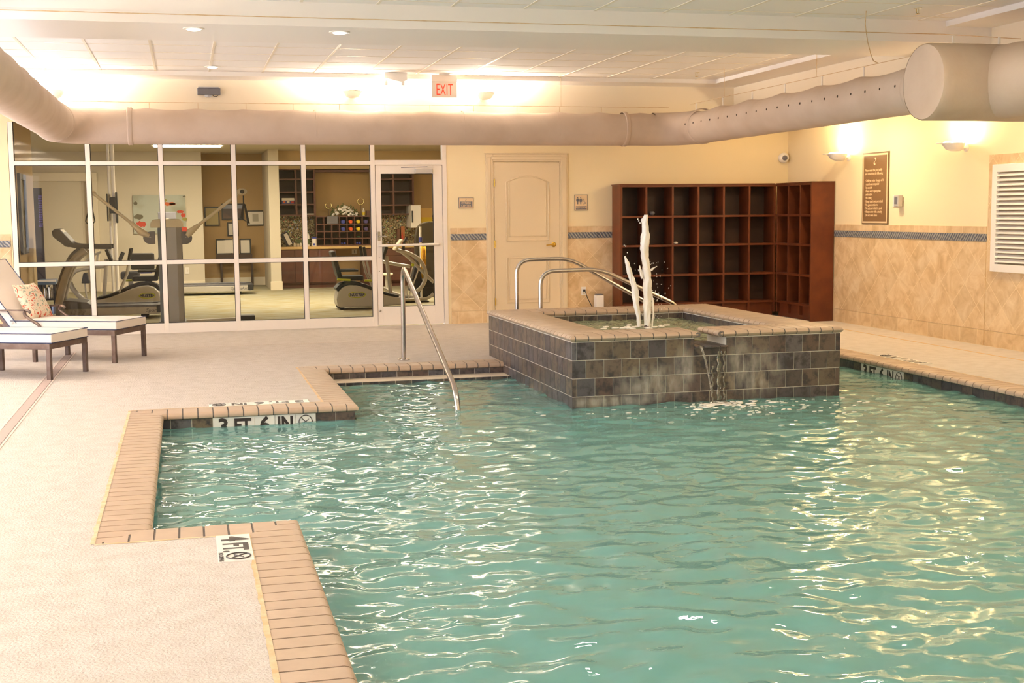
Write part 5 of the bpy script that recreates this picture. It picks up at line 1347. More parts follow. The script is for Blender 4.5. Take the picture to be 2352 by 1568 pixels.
pa, pb = at(425.5, 614, 26.29), at(435, 628.5, 26.29); MB().box(pa.x, pb.x, 26.285, 26.298, pb.z, pa.z).build('plate', m_white, ol3); MB().box(pa.x+0.03, pb.x-0.03, 26.283, 26.286, pb.z+0.04, pa.z-0.04).build('socket', m_stain, ol3)

# --- pictures
def picture(px0, py0, px1, py1, Y, label, inner=m_paper, fw=0.025, mat_m=None, nm='framed_certificate', cat='picture', grp='framed certificates in the gym alcove'):
    a, b = at(px0, py0, Y), at(px1, py1, Y); e_ = empty(nm, ((a.x+b.x)/2, Y, b.z), label, cat, grp)
    g = MB()
    for c in ((a.x, a.x+fw, b.z, a.z), (b.x-fw, b.x, b.z, a.z), (a.x+fw, b.x-fw, b.z, b.z+fw), (a.x+fw, b.x-fw, a.z-fw, a.z)): g.box(c[0], c[1], Y-0.02, Y+0.005, c[2], c[3])
    g.build('frame', m_black, e_); MB().box(a.x+fw, b.x-fw, Y-0.008, Y+0.003, b.z+fw, a.z-fw).build('print', inner, e_); return e_, a, b
PY_ = 27.285
e_, a, b = picture(469, 475, 505, 518.5, PY_, 'black framed pale certificate, left one of the alcove group', mat('mat_olive', rgb(180, 164, 116), 0.8))
e_, a, b = picture(508, 467.5, 561, 504.5, PY_, 'larger black framed dark landscape photo, top of the alcove group', mat('photo_dark', rgb(72, 58, 58), 0.5, mix=(rgb(128, 96, 76), 3, 0.45, 0.6)), 0.03, nm='framed_photo')
MB().box(a.x+0.03, b.x-0.03, PY_-0.0085, PY_-0.0078, (a.z+b.z)/2+0.06, a.z-0.03).build('sky', mat('photo_sky', rgb(140, 146, 160), 0.6), e_)
e_, a, b = picture(566, 483.5, 607.5, 518, PY_, 'black framed white certificate, right one of the alcove group')
MB().box((a.x+b.x)/2-0.06, (a.x+b.x)/2+0.06, PY_-0.0092, PY_-0.0078, b.z+0.09, a.z-0.07).build('seal', mat('seal_grey', rgb(176, 168, 150), 0.8), e_)
picture(521.5, 510.5, 548.5, 542, PY_, 'small upright black framed sheet below the dark photo')
picture(549.5, 548, 577, 583, PY_-0.3, 'black framed notice standing on the right of the little table', grp='notices on the alcove table')
picture(495, 549, 534, 584, PY_-0.3, 'dark framed notice with overlapping papers on the left of the table', grp='notices on the alcove table')
a, b = at(516, 551, 26.93), at(538, 581, 26.93); tag(MB().box(a.x, b.x, 26.93, 26.94, b.z, a.z).build('paper_sheet', m_paper), 'loose white sheet propped between the two notices', 'paper')
tb = empty('side_table', (PX(537, 27), 27.0, 0), 'narrow dark table with thin legs under the notices', 'table')
a, b = at(496, 584, 27.0), at(579, 594, 27.0)
MB().box(a.x, b.x, 26.85, 27.2, b.z, a.z-0.002).build('table_top', m_gwoodin, tb)
for px_ in (505, 576):
    for yy_ in (26.88, 27.17): X = PX(px_, 26.9); MB().box(X-0.02, X+0.02, yy_-0.02, yy_+0.02, 0, b.z).build('leg', m_gwoodin, tb)
cv = empty('canvas_painting', (PX(366, 26.2), 26.25, 1), 'unframed pale blue canvas painted with loose red and orange blooms', 'painting')
a, b = at(304.5, 448, 26.25), at(428.5, 535, 26.25); MB().box(a.x, b.x, 26.25, 26.298, b.z, a.z).build('canvas', mat('canvas_blue', rgb(178, 182, 170), 0.8, mix=(rgb(150, 150, 130), 2.0, 0.45, 0.7)), cv)
m_b1 = mat('bloom_orange', rgb(206, 104, 60), 0.8); m_b2 = mat('bloom_red', rgb(194, 66, 44), 0.8); m_b3 = mat('bloom_green', rgb(150, 144, 70), 0.8); m_b4 = mat('bloom_dark', rgb(104, 98, 78), 0.8)
for (px_, py_, wx_, hz_, mm) in ((388, 468, 17, 5, m_b1), (374, 460, 10, 5, m_b3), (396, 468, 8, 3, m_b2), (414, 486, 9, 4, m_b2), (421, 494, 6, 6, m_b2), (424, 503, 6, 5, m_b3), (324, 515, 13, 8, m_b2), (318, 498, 12, 7, m_b4), (311, 467, 5, 5, m_b4), (422, 527, 9, 8, m_b2), (423, 451, 4, 2, m_b4)):
    p = at(px_, py_, 26.248); g = MB(); n = 20; k_ = 26.248/FPX*1.0
    g.prism([(p.x + wx_*k_*math.cos(2*math.pi*i/n)*(0.85+0.25*noise.noise(Vector((i*1.1, px_, 0)))), p.z + hz_*k_*math.sin(2*math.pi*i/n)*(0.8+0.5*noise.noise(Vector((i*0.9, py_, 4))))) for i in range(n)], frame((0, 26.2495, 0), (1,0,0), (0,0,1)), 0.002)
    g.build('bloom', mm, cv)
# long framed mirror on the near left gym wall
LX = -2.12
mf = empty('framed_mirror', (LX, 18.1, 1.2), 'tall dark framed glass panel on the gym side wall, behind the leftmost pane', 'mirror')
def PYz(px, py): # point on the plane x = LX
    d = FW + RT * ((px - 1176) / FPX) - UP * ((py - 784) / FPX); return Vector((0, 0, CAMH)) + d * (LX / d.x)
a, b = PYz(38, 392), PYz(62, 588)
ya_, yb_ = min(a.y, b.y), max(a.y, b.y); ya_ = max(17.0, ya_); yb_ = min(yb_, 19.7)
g = MB()
for c in ((ya_, ya_+0.12, 0.98, 2.05), (yb_-0.12, yb_, 0.98, 2.05), (ya_+0.12, yb_-0.12, 0.98, 1.06), (ya_+0.12, yb_-0.12, 1.97, 2.05)): g.box(LX, LX+0.035, c[0], c[1], c[2], c[3])
g.build('frame', m_black, mf); MB().box(LX, LX+0.012, ya_+0.12, yb_-0.12, 1.06, 1.97).build('print', mat('mirror_grey', rgb(150, 140, 122), 0.15, mix=(rgb(206, 198, 180), 2.2, 0.4, 0.6)), mf)
# dark tall panel with violet check
dp = empty('tall_dark_panel', (PX(80, 23.5), 23.5, 0), 'tall near black panel with a violet checked strip, far left of the gym', 'panel')
a, b = at(66.5, 432, 23.5), at(98, 500, 23.5); MB().box(a.x, b.x, 23.5, 23.56, 0, a.z).build('panel', mat('panel_dark', rgb(56, 50, 58), 0.5), dp)
p0, p1 = at(87, 447, 23.49), at(98.5, 521, 23.49); m_vi = mat('reflection_violet', rgb(112, 100, 190), 0.5)
g = MB()
for i in range(14):
    for j in range(2):
        z_ = p1.z + (p0.z-p1.z)*i/14; X = p0.x + (p1.x-p0.x)*(j*0.5 + (0.1 if i % 2 else 0)); g.box(X, X+(p1.x-p0.x)*0.42, 23.485, 23.5, z_, z_+(p0.z-p1.z)/14*0.7)
g.build('reflection_strip', m_vi, dp)

# --- machines
TW = 18.0
tr = empty('cable_tower', (PX(388, TW), TW, 0), 'grey cable exercise tower with two pale arms raised in a V', 'exercise machine')
xa, xb = PX(361, TW), PX(416, TW); zt = PZ(522, TW, 388)
g = MB(); g.prism([(xa, TW), (xa+0.05, TW-0.09), (xb-0.07, TW-0.09), (xb, TW-0.02), (xb, TW+0.22), (xa, TW+0.22)], frame((0,0,0.03), (1,0,0), (0,1,0)), zt-0.03); g.build('column', m_grey, tr, bevel=0.004)
MB().prism([(xa-0.003, TW-0.002), (xa+0.047, TW-0.093), (xa+0.055, TW-0.093), (xa+0.003, TW)], frame((0,0,0.04), (1,0,0), (0,1,0)), zt-0.05).build('side_strip', m_greyb, tr)
MB().box(xb-0.066, xb+0.004, TW-0.024, TW+0.22, 0.04, zt-0.02).build('side_panel', m_greyd, tr)
ca_, cb2 = at(345, 503.5, TW), at(421, 522, TW)
g = MB(); ox = ca_.x; L_ = cb2.x-ca_.x
g.prism([(ox, zt-0.002), (ox-0.0, zt+0.06), (ox+0.03, ca_.z-0.01), (ox+0.06, ca_.z), (ox+L_-0.06, ca_.z), (ox+L_-0.03, ca_.z-0.01), (ox+L_, zt+0.06), (ox+L_, zt-0.002)], frame((0, TW+0.22, 0), (1,0,0), (0,0,1)), 0.33); g.build('cap', m_cream, tr, bevel=0.01)
for s_, (pvx, pvy), pts, plate in ((-1, (343, 546), ((325, 533), (300, 511), (213, 443)), (328, 357)), (1, (430, 546), ((436, 533), (456, 517), (546, 446)), (417, 442))):
    a, b = at(plate[0], 531.5, TW-0.1), at(plate[1], 560.5, TW-0.1); n = 14; cxp = b.x if s_ < 0 else a.x; w_ = b.x-a.x; h_ = (a.z-b.z)/2; czp = (a.z+b.z)/2
    poly = [(cxp, czp-h_), (cxp, czp+h_)] + [(cxp + s_*w_*math.sin(math.pi*i/n), czp+h_*math.cos(math.pi*i/n)) for i in range(1, n)]
    poly = [(cxp, czp-h_), (cxp, czp+h_)] + [(cxp + s_*w_*(0.35+0.65*math.sin(math.pi*i/n)), czp+h_*math.cos(math.pi*i/n)) for i in range(0, n+1)]
    if s_ > 0: poly = list(reversed(poly))
    MB().prism(poly, frame((0, TW-0.08, 0), (1,0,0), (0,0,1)), 0.03).build('pivot_plate', m_greyd, tr, bevel=0.003)
    P = [at(x, y, TW-0.1) for x, y in pts]
    o = MB().tube([at(pvx, pvy-4, TW-0.1), P[0], P[1]], [0.03, 0.05, 0.026], 12).build('arm_socket', m_cream, tr, smooth=True)
    MB().tube([P[1], P[2]], 0.021, 12).build('arm', m_cream, tr, smooth=True)
    g = MB()
    for k in range(3): q = at(pvx+(-3+3*k)*1.0, 545, TW-0.112); g.ell(q, 0.005, 0.003, 0.005, 8, 5)
    g.build('plate_holes', m_white, tr)
p = at(555, 440, TW-0.1); MB().ell((p.x, p.y, p.z), 0.075, 0.03, 0.045, 14, 8).build('pulley_head', m_cream, tr, smooth='all')
MB().lathe([(0.028, 0.0), (0.028, -0.012), (0.016, -0.014)], (p.x+0.005, p.y-0.03, p.z), 16, 'Y').build('pulley', m_rubber, tr)
p = at(212, 443, TW-0.1); MB().ell((p.x, p.y, p.z), 0.05, 0.03, 0.03, 12, 8).build('pulley_head', m_cream, tr, smooth='all')
q = [at(x, y, TW-0.1) for x, y in ((559, 449), (559.5, 468), (555, 500), (571, 513), (562, 470))]
MB().tube([q[0], q[1]], 0.010, 8).build('strap', m_rubber, tr); MB().tube([q[1], q[2], q[3], q[4], q[1]], [0.012, 0.02, 0.02, 0.014, 0.012], 8).build('hand_grip', m_rubber, tr)
q = [at(x, y, TW-0.1) for x, y in ((207, 466), (197, 508), (200, 513), (214, 513), (218, 508), (209, 466))]
MB().tube([at(211, 447, TW-0.1), q[0]], 0.004, 6).build('strap', m_rubber, tr); MB().tube(q, 0.008, 8, closed=True).build('hand_grip', m_rubber, tr)
g = MB(); a, b = PX(362, TW), at(574, 731, 18.5); g.bar((xa+0.1, TW+0.1, 0.02), (PX(545, 18.4), 18.35, 0.02), 0.10, 0.035); g.build('foot', m_silver, tr); MB().box(PX(545, 18.5), PX(577, 18.5), 18.28, 18.46, 0, 0.065).build('foot_pad', m_rubber, tr, bevel=0.01)
MB().box(xa-0.02, xb+0.02, TW-0.12, TW+0.45, 0, 0.04).build('base', m_greyd, tr)

def treadmill(Y, xd0, xd1, label, con, full=True, let=None):
    e_ = empty('treadmill', ((xd0+xd1)/2, Y, 0), label, 'treadmill', 'gym treadmills')
    MB().box(xd0, xd1, Y-0.02, Y+0.62, 0.06, 0.17).build('deck', m_silver, e_, bevel=0.01)
    MB().box(xd0+0.05, xd1-0.04, Y+0.06, Y+0.56, 0.171, 0.185).build('belt', m_rubber, e_)
    g = MB()
    for yy_ in (Y-0.02, Y+0.58): g.box(xd0, xd1+0.01, yy_, yy_+0.05, 0.172, 0.20)
    g.build('side_rail', m_greyd, e_, bevel=0.004)
    MB().box(xd1-0.05, xd1+0.05, Y-0.03, Y+0.63, 0.08, 0.19).build('end_cap', m_rubber, e_, bevel=0.01)
    for X in (xd0+0.25, xd1-0.22):
        for yy_ in (Y+0.05, Y+0.5): MB().box(X-0.05, X+0.05, yy_, yy_+0.06, 0, 0.06).build('foot', m_rubber, e_)
    if let: text('lettering', let[0], m_greyd, e_, (let[1], Y-0.0212, 0.115), XW, ZW, 0.075, bold=0.001, shear=0.2)
    if full:
        for dy in (0.0, 0.56):
            P = [at(x, y, Y) + Vector((0, dy, 0)) for x, y in ((135, 700), (143, 660), (155, 622), (172, 592), (196, 574))]
            m = MB()
            for i in range(len(P)-1): pass
            m.tube(arc_path(P, 0.25, 5), 0.055, 10); m.build('upright', m_silver, e_, smooth=True)
            P = [at(x, y, Y) + Vector((0, dy+0.02, 0)) for x, y in ((132, 700), (136, 655), (148, 618), (166, 586), (184, 572))]
            MB().tube(arc_path(P, 0.25, 5), 0.04, 10).build('upright_trim', m_greyd, e_, smooth=True)
            P = [at(x, y, Y) + Vector((0, dy, 0)) for x, y in ((156, 561), (178, 566), (230, 567), (256, 567))]
            MB().tube(arc_path(P, 0.1, 4), [0.04]*0 or 0.032, 10).build('handrail', m_greyd, e_, smooth=True)
        a = [at(x, y, Y) for x, y in ((119, 531), (126, 525), (137, 526), (166, 556), (160, 568), (150, 566), (121, 543))]
        MB().prism([(p.x, p.z) for p in a], frame((0, Y+0.60, 0), (1,0,0), (0,0,1)), 0.62).build('console', m_greyd, e_, bevel=0.012)
        a = [at(x, y, Y) for x, y in ((133, 527), (138, 527), (163, 553), (157, 555))]
        MB().prism([(p.x, p.z) for p in a], frame((0, Y+0.52, 0), (1,0,0), (0,0,1)), 0.46).build('display', m_cream, e_, bevel=0.004)
        a = [at(x, y, Y) for x, y in ((128, 726), (128, 702), (150, 690), (200, 694), (218, 704), (218, 726))]
        MB().prism([(p.x, max(0.04, p.z)) for p in a], frame((0, Y+0.62, 0), (1,0,0), (0,0,1)), 0.64).build('motor_hood', m_greyd, e_, bevel=0.012)
    else:
        a, b = at(con[0], con[1], Y+0.3), at(con[2], con[3], Y+0.3)
        MB().box(a.x, b.x, Y+0.1, Y+0.5, b.z, a.z).build('console', m_greyd, e_, bevel=0.01)
        for yy_ in (Y, Y+0.56): MB().tube([( (a.x+b.x)/2-0.1, yy_+0.02, 0.17), ((a.x+b.x)/2, yy_+0.02, b.z+0.02)], 0.035, 10).build('upright', m_silver, e_, smooth=True)
    return e_
treadmill(19.15, PX(127, 19.15), PX(360, 19.15), 'grey treadmill with curved uprights, nearest the glass on the left', None, True, ('SportsArt', PX(352, 19.15)))
treadmill(24.2, PX(352, 24.2), PX(571, 24.2), 'far treadmill with long silver deck at the back, right of the tower', (363, 487, 405, 503), False, ('SportsArt', PX(544, 24.2)))

def stepper(seat=True):
    """local: hump end at x=0, tail toward +x, side facing -y"""
    e_ = empty('recumbent_stepper', (0,0,0), 'x', 'exercise machine', 'recumbent steppers'); Wd = 0.42
    prof_ = [(0.0, 0.06), (-0.015, 0.16), (0.01, 0.27), (0.08, 0.345), (0.18, 0.38), (0.30, 0.372), (0.44, 0.33), (0.60, 0.26), (0.78, 0.20), (0.92, 0.17), (1.02, 0.17), (1.04, 0.12), (1.04, 0.05), (0.5, 0.03), (0.04, 0.03)]
    P = list(reversed(prof_))
    MB().prism(prof_, frame((0, Wd, 0), (1,0,0), (0,0,1)), Wd).build('housing', m_silver, e_, bevel=0.02, seg=3)
    top = [(-0.02, 0.33), (0.04, 0.39), (0.16, 0.43), (0.32, 0.42), (0.46, 0.38), (0.62, 0.30), (0.80, 0.235), (0.96, 0.20), (0.96, 0.17), (0.78, 0.20), (0.60, 0.26), (0.44, 0.33), (0.30, 0.375), (0.18, 0.385), (0.08, 0.35), (0.01, 0.28)]
    MB().prism(list(reversed(top)), frame((0, 0.03, 0), (1,0,0), (0,0,1)), -Wd+0.06).build('top_cover', m_rubber, e_, bevel=0.008)
    g = MB(); g.box(0.02, 0.42, 0.06, Wd-0.06, 0.44, 0.52); g.build('seat', m_rubber, e_, bevel=0.03, seg=3)
    MB().box(0.12, 0.22, 0.14, 0.28, 0.38, 0.45).build('seat_post', m_greyd, e_)
    g = MB(); g.obox((0.0, Wd/2, 0.70), 0.07, 0.38, 0.42, Matrix.Rotation(R(-14), 3, 'Y')); g.build('backrest', m_rubber, e_, bevel=0.025, seg=3)
    for yy_ in (0.02, Wd-0.04): MB().bar((0.03, yy_, 0.60), (0.33, yy_, 0.60), 0.05, 0.035).build('armrest', m_rubber, e_, bevel=0.008)
    MB().tube([(0.0, -0.02, 0.47), (0.20, -0.02, 0.455)], 0.017, 10).build('seat_lever', m_lime, e_, smooth=True)
    MB().tube([(0.42, -0.02, 0.445), (0.53, -0.02, 0.44)], 0.016, 10).build('seat_lever', m_lime, e_, smooth=True)
    for s_ in (0.0, Wd): MB().tube([(0.62, s_, 0.28), (0.50, s_, 0.55), (0.44, s_, 0.86)], 0.018, 10).build('arm_lever', m_silver, e_, smooth=True)
    for s_ in (0.0, Wd): MB().tube([(0.455, s_, 0.78), (0.42, s_, 0.96)], 0.024, 10).build('hand_grip', m_rubber, e_, smooth=True)
    MB().tube([(0.86, Wd/2, 0.2), (0.80, Wd/2, 0.8)], 0.03, 10).build('console_post', m_silver, e_, smooth=True); MB().obox((0.76, Wd/2, 0.86), 0.05, 0.26, 0.2, Matrix.Rotation(R(20), 3, 'Y')).build('console', m_rubber, e_, bevel=0.01)
    for s_ in (0.05, Wd-0.05): MB().lathe([(0.045, -0.025), (0.045, 0.025)], (0.06, s_, 0.045), 18, 'Y').build('wheel', m_rubber, e_)
    return e_
def logo(e_, cx_, y, z_, s_):
    pts = [(cx_+0.13*s_*math.cos(t), y-0.002, z_+0.045*s_*math.sin(t)) for t in [2*math.pi*k/30 for k in range(30)]]
    MB().tube(pts, 0.006*s_, 6, closed=True).build('logo_ring', m_lime, e_, smooth='all')
    text('lettering', 'NUSTEP', m_pipe, e_, (cx_, y-0.002, z_), XW, ZW, 0.064*s_, bold=0.002, shear=0.2)
r1 = stepper(); logo(r1, 0.30, -0.001, 0.225, 1.0)
r1.location = (PX(771, 19.7), 19.7, 0); r1['label'] = 'recumbent stepper with lime levers, behind the pane beside the glass door'
# the left one faces the other way: its own copy turned round, with the lettering on its other side
r2 = stepper(); r2['label'] = 'recumbent stepper with lime levers between treadmill and grey tower'
r2.location = (PX(361, 21.0), 21.0+0.42, 0); r2.rotation_euler = (0, 0, math.pi)
pts = [(0.20+0.12*math.cos(t), 0.422, 0.215+0.04*math.sin(t)) for t in [2*math.pi*k/30 for k in range(30)]]
o = MB().tube(pts, 0.006, 6, closed=True).build('logo_ring', m_lime, None, smooth='all'); o.parent = r2
o = text('lettering', 'NUSTEP', m_pipe, None, (0.20, 0.422, 0.215), (-1,0,0), ZW, 0.064, bold=0.002, shear=0.2); o.parent = r2
# black office style back with blue seat edge behind the left stepper
ch = empty('gym_bench_chair', (PX(327, 23), 23.0, 0), 'black backed seat with a blue bar, behind the left recumbent stepper', 'seat')
a, b = at(299, 581.5, 23), at(355, 608, 23); MB().box(a.x, b.x, 23.0, 23.06, b.z-0.08, a.z).build('backrest', m_rubber, ch, bevel=0.04, seg=3)
a, b = at(322, 620, 23), at(350, 627, 23); MB().box(a.x, b.x, 22.9, 22.98, b.z, a.z).build('bar', m_blue, ch, bevel=0.01)
a, b = at(277, 617, 23), at(321, 640, 23); MB().box(a.x, b.x, 22.85, 23.2, b.z, a.z-0.05).build('seat', m_rubber, ch, bevel=0.03); MB().box(a.x+0.12, a.x+0.2, 22.98, 23.06, 0, b.z).build('post', m_greyd, ch); MB().box(a.x-0.1, b.x+0.2, 22.9, 23.15, 0, 0.05).build('base', m_greyd, ch)
MB().tube([at(274, 600, 22.9), at(283, 579, 22.9)], 0.035, 10).build('grip', m_rubber, ch, smooth=True)
# white pole pulley station
wp = empty('pole_pulley', (PX(256, 22), 22.2, 0), 'pair of thin white upright poles with black hardware halfway up', 'exercise machine')
for pxa, pxb, r_ in ((246.5, 260.5, 0.022), (259, 268, 0.030)):
    X = PX((pxa+pxb)/2, 22.2); MB().tube([(X, 22.2, 0), (X, 22.2, GZ)], r_, 12).build('pole', m_white, wp, smooth=True)
for (x0_, y0_, x1_, y1_) in ((244, 445, 250, 508), (264.5, 441, 272, 512), (252, 453, 266, 490)):
    a, b = at(x0_, y0_, 22.15), at(x1_, y1_, 22.15); MB().box(a.x, b.x, 22.10, 22.17, b.z, a.z).build('bracket', m_rubber, wp, bevel=0.01)
# elliptical behind the treadmill, left
el2 = empty('elliptical_trainer', (PX(190, 21.6), 21.6, 0), 'silver elliptical trainer partly hidden behind the near treadmill', 'exercise machine')
def tb_(e, nm, pts, r_, Y, m): MB().tube(arc_path([at(x, y, Y) for x, y in pts], 0.12, 4), r_, 10).build(nm, m, e, smooth=True)
tb_(el2, 'frame_tube', ((160, 640), (172, 622), (210, 615), (240, 612)), 0.028, 21.6, m_silver)
tb_(el2, 'frame_tube', ((161, 648), (168, 665), (190, 688), (222, 700)), 0.040, 21.6, m_silver)
tb_(el2, 'arm_lever', ((192, 604), (214, 586), (232, 578)), 0.018, 21.5, m_silver)
tb_(el2, 'arm_lever', ((223, 610), (224, 588), (230, 578)), 0.016, 21.7, m_silver)
a = [at(x, y, 21.6) for x, y in ((192, 627), (200, 626), (207, 650), (188, 650))]
MB().prism([(p.x, p.z) for p in a], frame((0, 21.7, 0), (1,0,0), (0,0,1)), 0.2).build('seat', m_rubber, el2, bevel=0.01)
tb_(el2, 'seat_post', ((195, 650), (200, 690)), 0.014, 21.6, m_silver); tb_(el2, 'foot_bar', ((165, 702), (235, 702)), 0.04, 21.6, m_greyd)
# low rack with shining cylinders, far left
rk = empty('weight_rack', (PX(110, 22.5), 22.5, 0), 'low blue topped rack with shiny cylinders, behind the first pane', 'rack')
a, b = at(88, 642, 22.5), at(131, 652, 22.5); MB().box(a.x, b.x, 22.3, 22.7, b.z, a.z).build('top', mat('rack_blue', rgb(90, 112, 140), 0.4), rk, bevel=0.01); MB().box(a.x, b.x, 22.28, 22.3, a.z-0.03, a.z+0.004).build('front_edge', m_white, rk)
for X in (a.x+0.03, b.x-0.03):
    for yy_ in (22.33, 22.66): MB().box(X-0.02, X+0.02, yy_-0.02, yy_+0.02, 0, b.z).build('leg', m_rubber, rk)
MB().box(a.x, b.x, 22.3, 22.7, 0.10, 0.125).build('lower_shelf', m_rubber, rk)
for px_, h_, nm in ((96, 0.30, 'leftmost'), (106, 0.33, 'middle'), (117, 0.28, 'rightmost')):
    h_ = (b.z-0.14)*h_/0.33
    tag(MB().lathe([(0.035, 0), (0.035, h_*0.8), (0.02, h_)], (PX(px_, 22.45), 22.45, 0.125), 14).build('steel_flask', m_chrome, None, smooth=True), 'shiny upright cylinder on the low rack, %s of three' % nm, 'cylinder', 'cylinders on the low rack')
for px_, nm in ((100, 'left'), (114, 'right')):
    tag(MB().lathe([(0.045, 0), (0.045, 0.13), (0.04, 0.14)], (PX(px_, 20.6), 20.6, 0.0), 18).build('steel_canister', mat('canister_blue', rgb(120, 130, 160), 0.3, 0.6), None, smooth=True), 'blue grey canister on the gym floor near the glass, %s of the pair' % nm, 'canister', 'canisters on the gym floor')

# seen through the glass door
e2 = empty('exercise_bike', (PX(955, 20.9), 20.9, 0), 'silver exercise machine with looping tubes behind the glass door', 'exercise machine')
Yb = 20.9
tb_(e2, 'console_arm', ((921, 577), (940, 592), (968, 622), (996, 648)), 0.028, Yb, m_silver)
tb_(e2, 'hoop', ((910, 574), (938, 580), (962, 594), (976, 614), (979, 640), (968, 660), (958, 668)), 0.034, Yb, m_silver)
tb_(e2, 'boom', ((876, 600), (905, 606), (942, 612)), 0.030, Yb, m_silver)
tb_(e2, 'base_tube', ((930, 688), (960, 687), (982, 686), (996, 674)), 0.026, Yb-0.1, m_silver)
tb_(e2, 'base_tube', ((880, 662), (900, 672), (925, 680), (960, 684)), 0.030, Yb, m_silver)
tb_(e2, 'crank_arm', ((948, 612), (938, 650), (934, 680)), 0.014, Yb-0.05, m_chrome); tb_(e2, 'crank_arm', ((962, 615), (950, 650), (938, 684)), 0.014, Yb-0.1, m_chrome)
a = at(914, 562, Yb); MB().obox((a.x, Yb, a.z), 0.05, 0.22, 0.22, Matrix.Rotation(R(38), 3, 'Y')).build('console', m_cream, e2, bevel=0.04, seg=3)
tb_(e2, 'mast', ((928, 578), (926, 560), (934, 545)), 0.022, Yb, m_rubber); a = at(948, 608, Yb-0.06); MB().ell(a, 0.028, 0.028, 0.028, 12, 8).build('tension_knob', m_lime, e2, smooth='all')
a = [at(x, y, Yb) for x, y in ((915, 690), (912, 700), (924, 706), (985, 704), (985, 690), (950, 688), (924, 682))]
MB().prism([(p.x, max(0.0, p.z)) for p in a], frame((0, Yb+0.25, 0), (1,0,0), (0,0,1)), 0.3).build('flywheel_cover', m_rubber, e2, bevel=0.01)
a = [at(x, y, Yb+0.1) for x, y in ((953, 612), (965, 612), (972, 655), (966, 672), (940, 668), (946, 640))]
MB().prism([(p.x, p.z) for p in a], frame((0, Yb+0.3, 0), (1,0,0), (0,0,1)), 0.2).build('flywheel_housing', m_rubber, e2, bevel=0.02)
ec = empty('black_seat_back', (PX(976, 22), 22.0, 0), 'tall rounded black seat back behind the glass door', 'seat')
a = [at(x, y, 22.0) for x, y in ((953, 640), (952, 545), (957, 522), (968, 512), (985, 508), (1000, 509), (1003, 640))]
MB().prism([(p.x, p.z) for p in a], frame((0, 22.08, 0), (1,0,0), (0,0,1)), 0.10).build('shell', mat('smoke_black', rgb(70, 62, 50), 0.25), ec, bevel=0.02); MB().box(PX(960, 22), PX(998, 22), 22.1, 22.5, 0, 0.45).build('base', m_rubber, ec, bevel=0.03)
wt_ = empty('wall_dispenser', (PX(948, 25.6), 25.7, 1.2), 'white upright wall unit with a dark slot, seen through the glass door', 'dispenser')
a, b = at(943.5, 471, 25.7), at(956, 523, 25.7); MB().box(a.x, b.x+0.1, 25.7, 26.27, b.z, a.z).build('housing', m_white, wt_, bevel=0.01); c, d_ = at(945.5, 484, 25.69), at(949.5, 511, 25.69); MB().box(c.x, d_.x, 25.69, 25.70, d_.z, c.z).build('slot', m_rubber, wt_)
a, b = at(967, 478, 26.27), at(993, 513, 26.27); o = MB().box(a.x, b.x, 26.27, 26.30, b.z, a.z).build('poster', mat('poster_tan', rgb(226, 186, 110), 0.7), None); tag(o, 'tan and yellow notice beside the white wall unit, behind the glass door', 'poster')
c = at(967, 499, 26.26); MB().box(a.x, b.x, 26.26, 26.269, b.z, c.z).build('yellow_band', m_yellow, o)
tw = MB(); n = 14
P0 = [at(966+i*1.0, 566, 21.2) for i in range(n)]; P1 = [at(967+i*0.85+ (2 if i % 2 else 0), 634+6*math.sin(i*0.9), 21.2) for i in range(n)]
for i in range(n): tw.v += [tuple(P0[i]+Vector((0, 0.02*math.sin(i*1.6), 0))), tuple(P1[i]+Vector((0, 0.03*math.sin(i*1.6), 0))), tuple(P1[i]+Vector((0, 0.03*math.sin(i*1.6)+0.012, 0))), tuple(P0[i]+Vector((0, 0.02*math.sin(i*1.6)+0.012, 0)))]
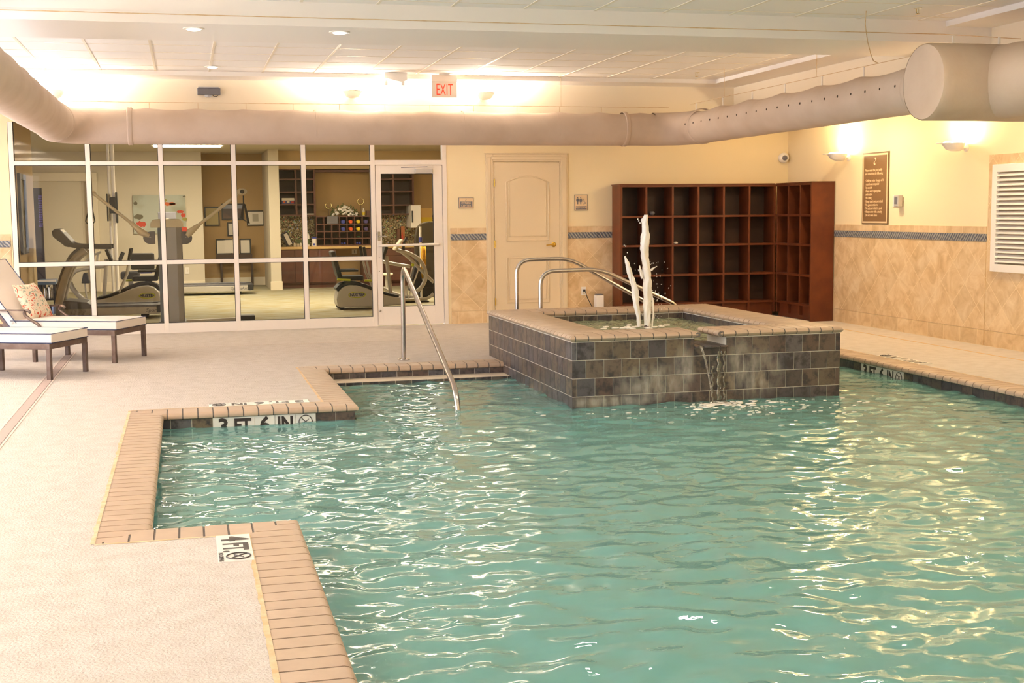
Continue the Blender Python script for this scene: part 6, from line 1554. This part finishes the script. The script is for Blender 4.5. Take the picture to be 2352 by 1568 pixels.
for i in range(n-1):
    for k in range(4): l = (k+1) % 4; tw.f.append((4*i+k, 4*i+l, 4*i+4+l, 4*i+4+k)); tw.mi.append(0)
tag(tw.build('towel', m_towel, None, smooth='all'), 'yellow towel hanging down behind the glass door', 'towel')
sp_ = empty('pulley_post', (PX(965, 21.3), 21.3, 0), 'thin white post beside the yellow towel', 'post')
MB().tube([(PX(965, 21.3), 21.3, 0), (PX(965, 21.3), 21.3, PZ(520, 21.3, 965))], 0.018, 10).build('post', m_white, sp_, smooth=True); MB().tube([(PX(965, 21.3), 21.3, PZ(560, 21.3)), (PX(965, 21.3)+0.001, 21.3, PZ(548, 21.3))], 0.03, 10).build('sleeve', m_blue, sp_)
MB().box(PX(960, 21.3), PX(970, 21.3), 21.2, 21.4, 0, 0.03).build('base', m_greyd, sp_)
st_ = empty('stool', (PX(888, 22.2), 22.2, 0), 'round cream stool behind the left edge of the glass door', 'stool')
p = at(888, 628, 22.2); MB().lathe([(0.10, -0.03), (0.115, -0.01), (0.10, 0.01)], p, 20).build('seat', m_cream, st_, smooth=True); MB().tube([(p.x, 22.2, 0.04), (p.x, 22.2, p.z-0.03)], 0.025, 10).build('post', m_silver, st_); MB().lathe([(0.14, 0), (0.13, 0.04)], (p.x, 22.2, 0), 20).build('base', m_silver, st_)
for px_, pz_, mm, lb in ((914, 26.0, m_red, 'red slim bottle on the counter behind the glass door'), (924, 26.0, m_red, 'second red bottle on the counter behind the glass door, right of the other')): pass
bx2 = tag(MB().box(PX(911, 26.0), PX(917, 26.0), 25.95, 26.1, cz, PZ(528, 26.0)).build('upright_folder', m_gwood, None), 'brown upright folder on the counter behind the glass door', 'folder')
bx3 = tag(MB().box(PX(920, 26.0), PX(928, 26.0), 25.95, 26.1, cz, PZ(522, 26.0)).build('upright_folder', mat('folder_orange', rgb(166, 96, 44), 0.6), None), 'taller orange brown folder on the counter behind the glass door', 'folder')
bottle(923, 25.86, cz, 0.26, 0.02, m_red, 'red slim bottle in front of the taller folder', m_red)
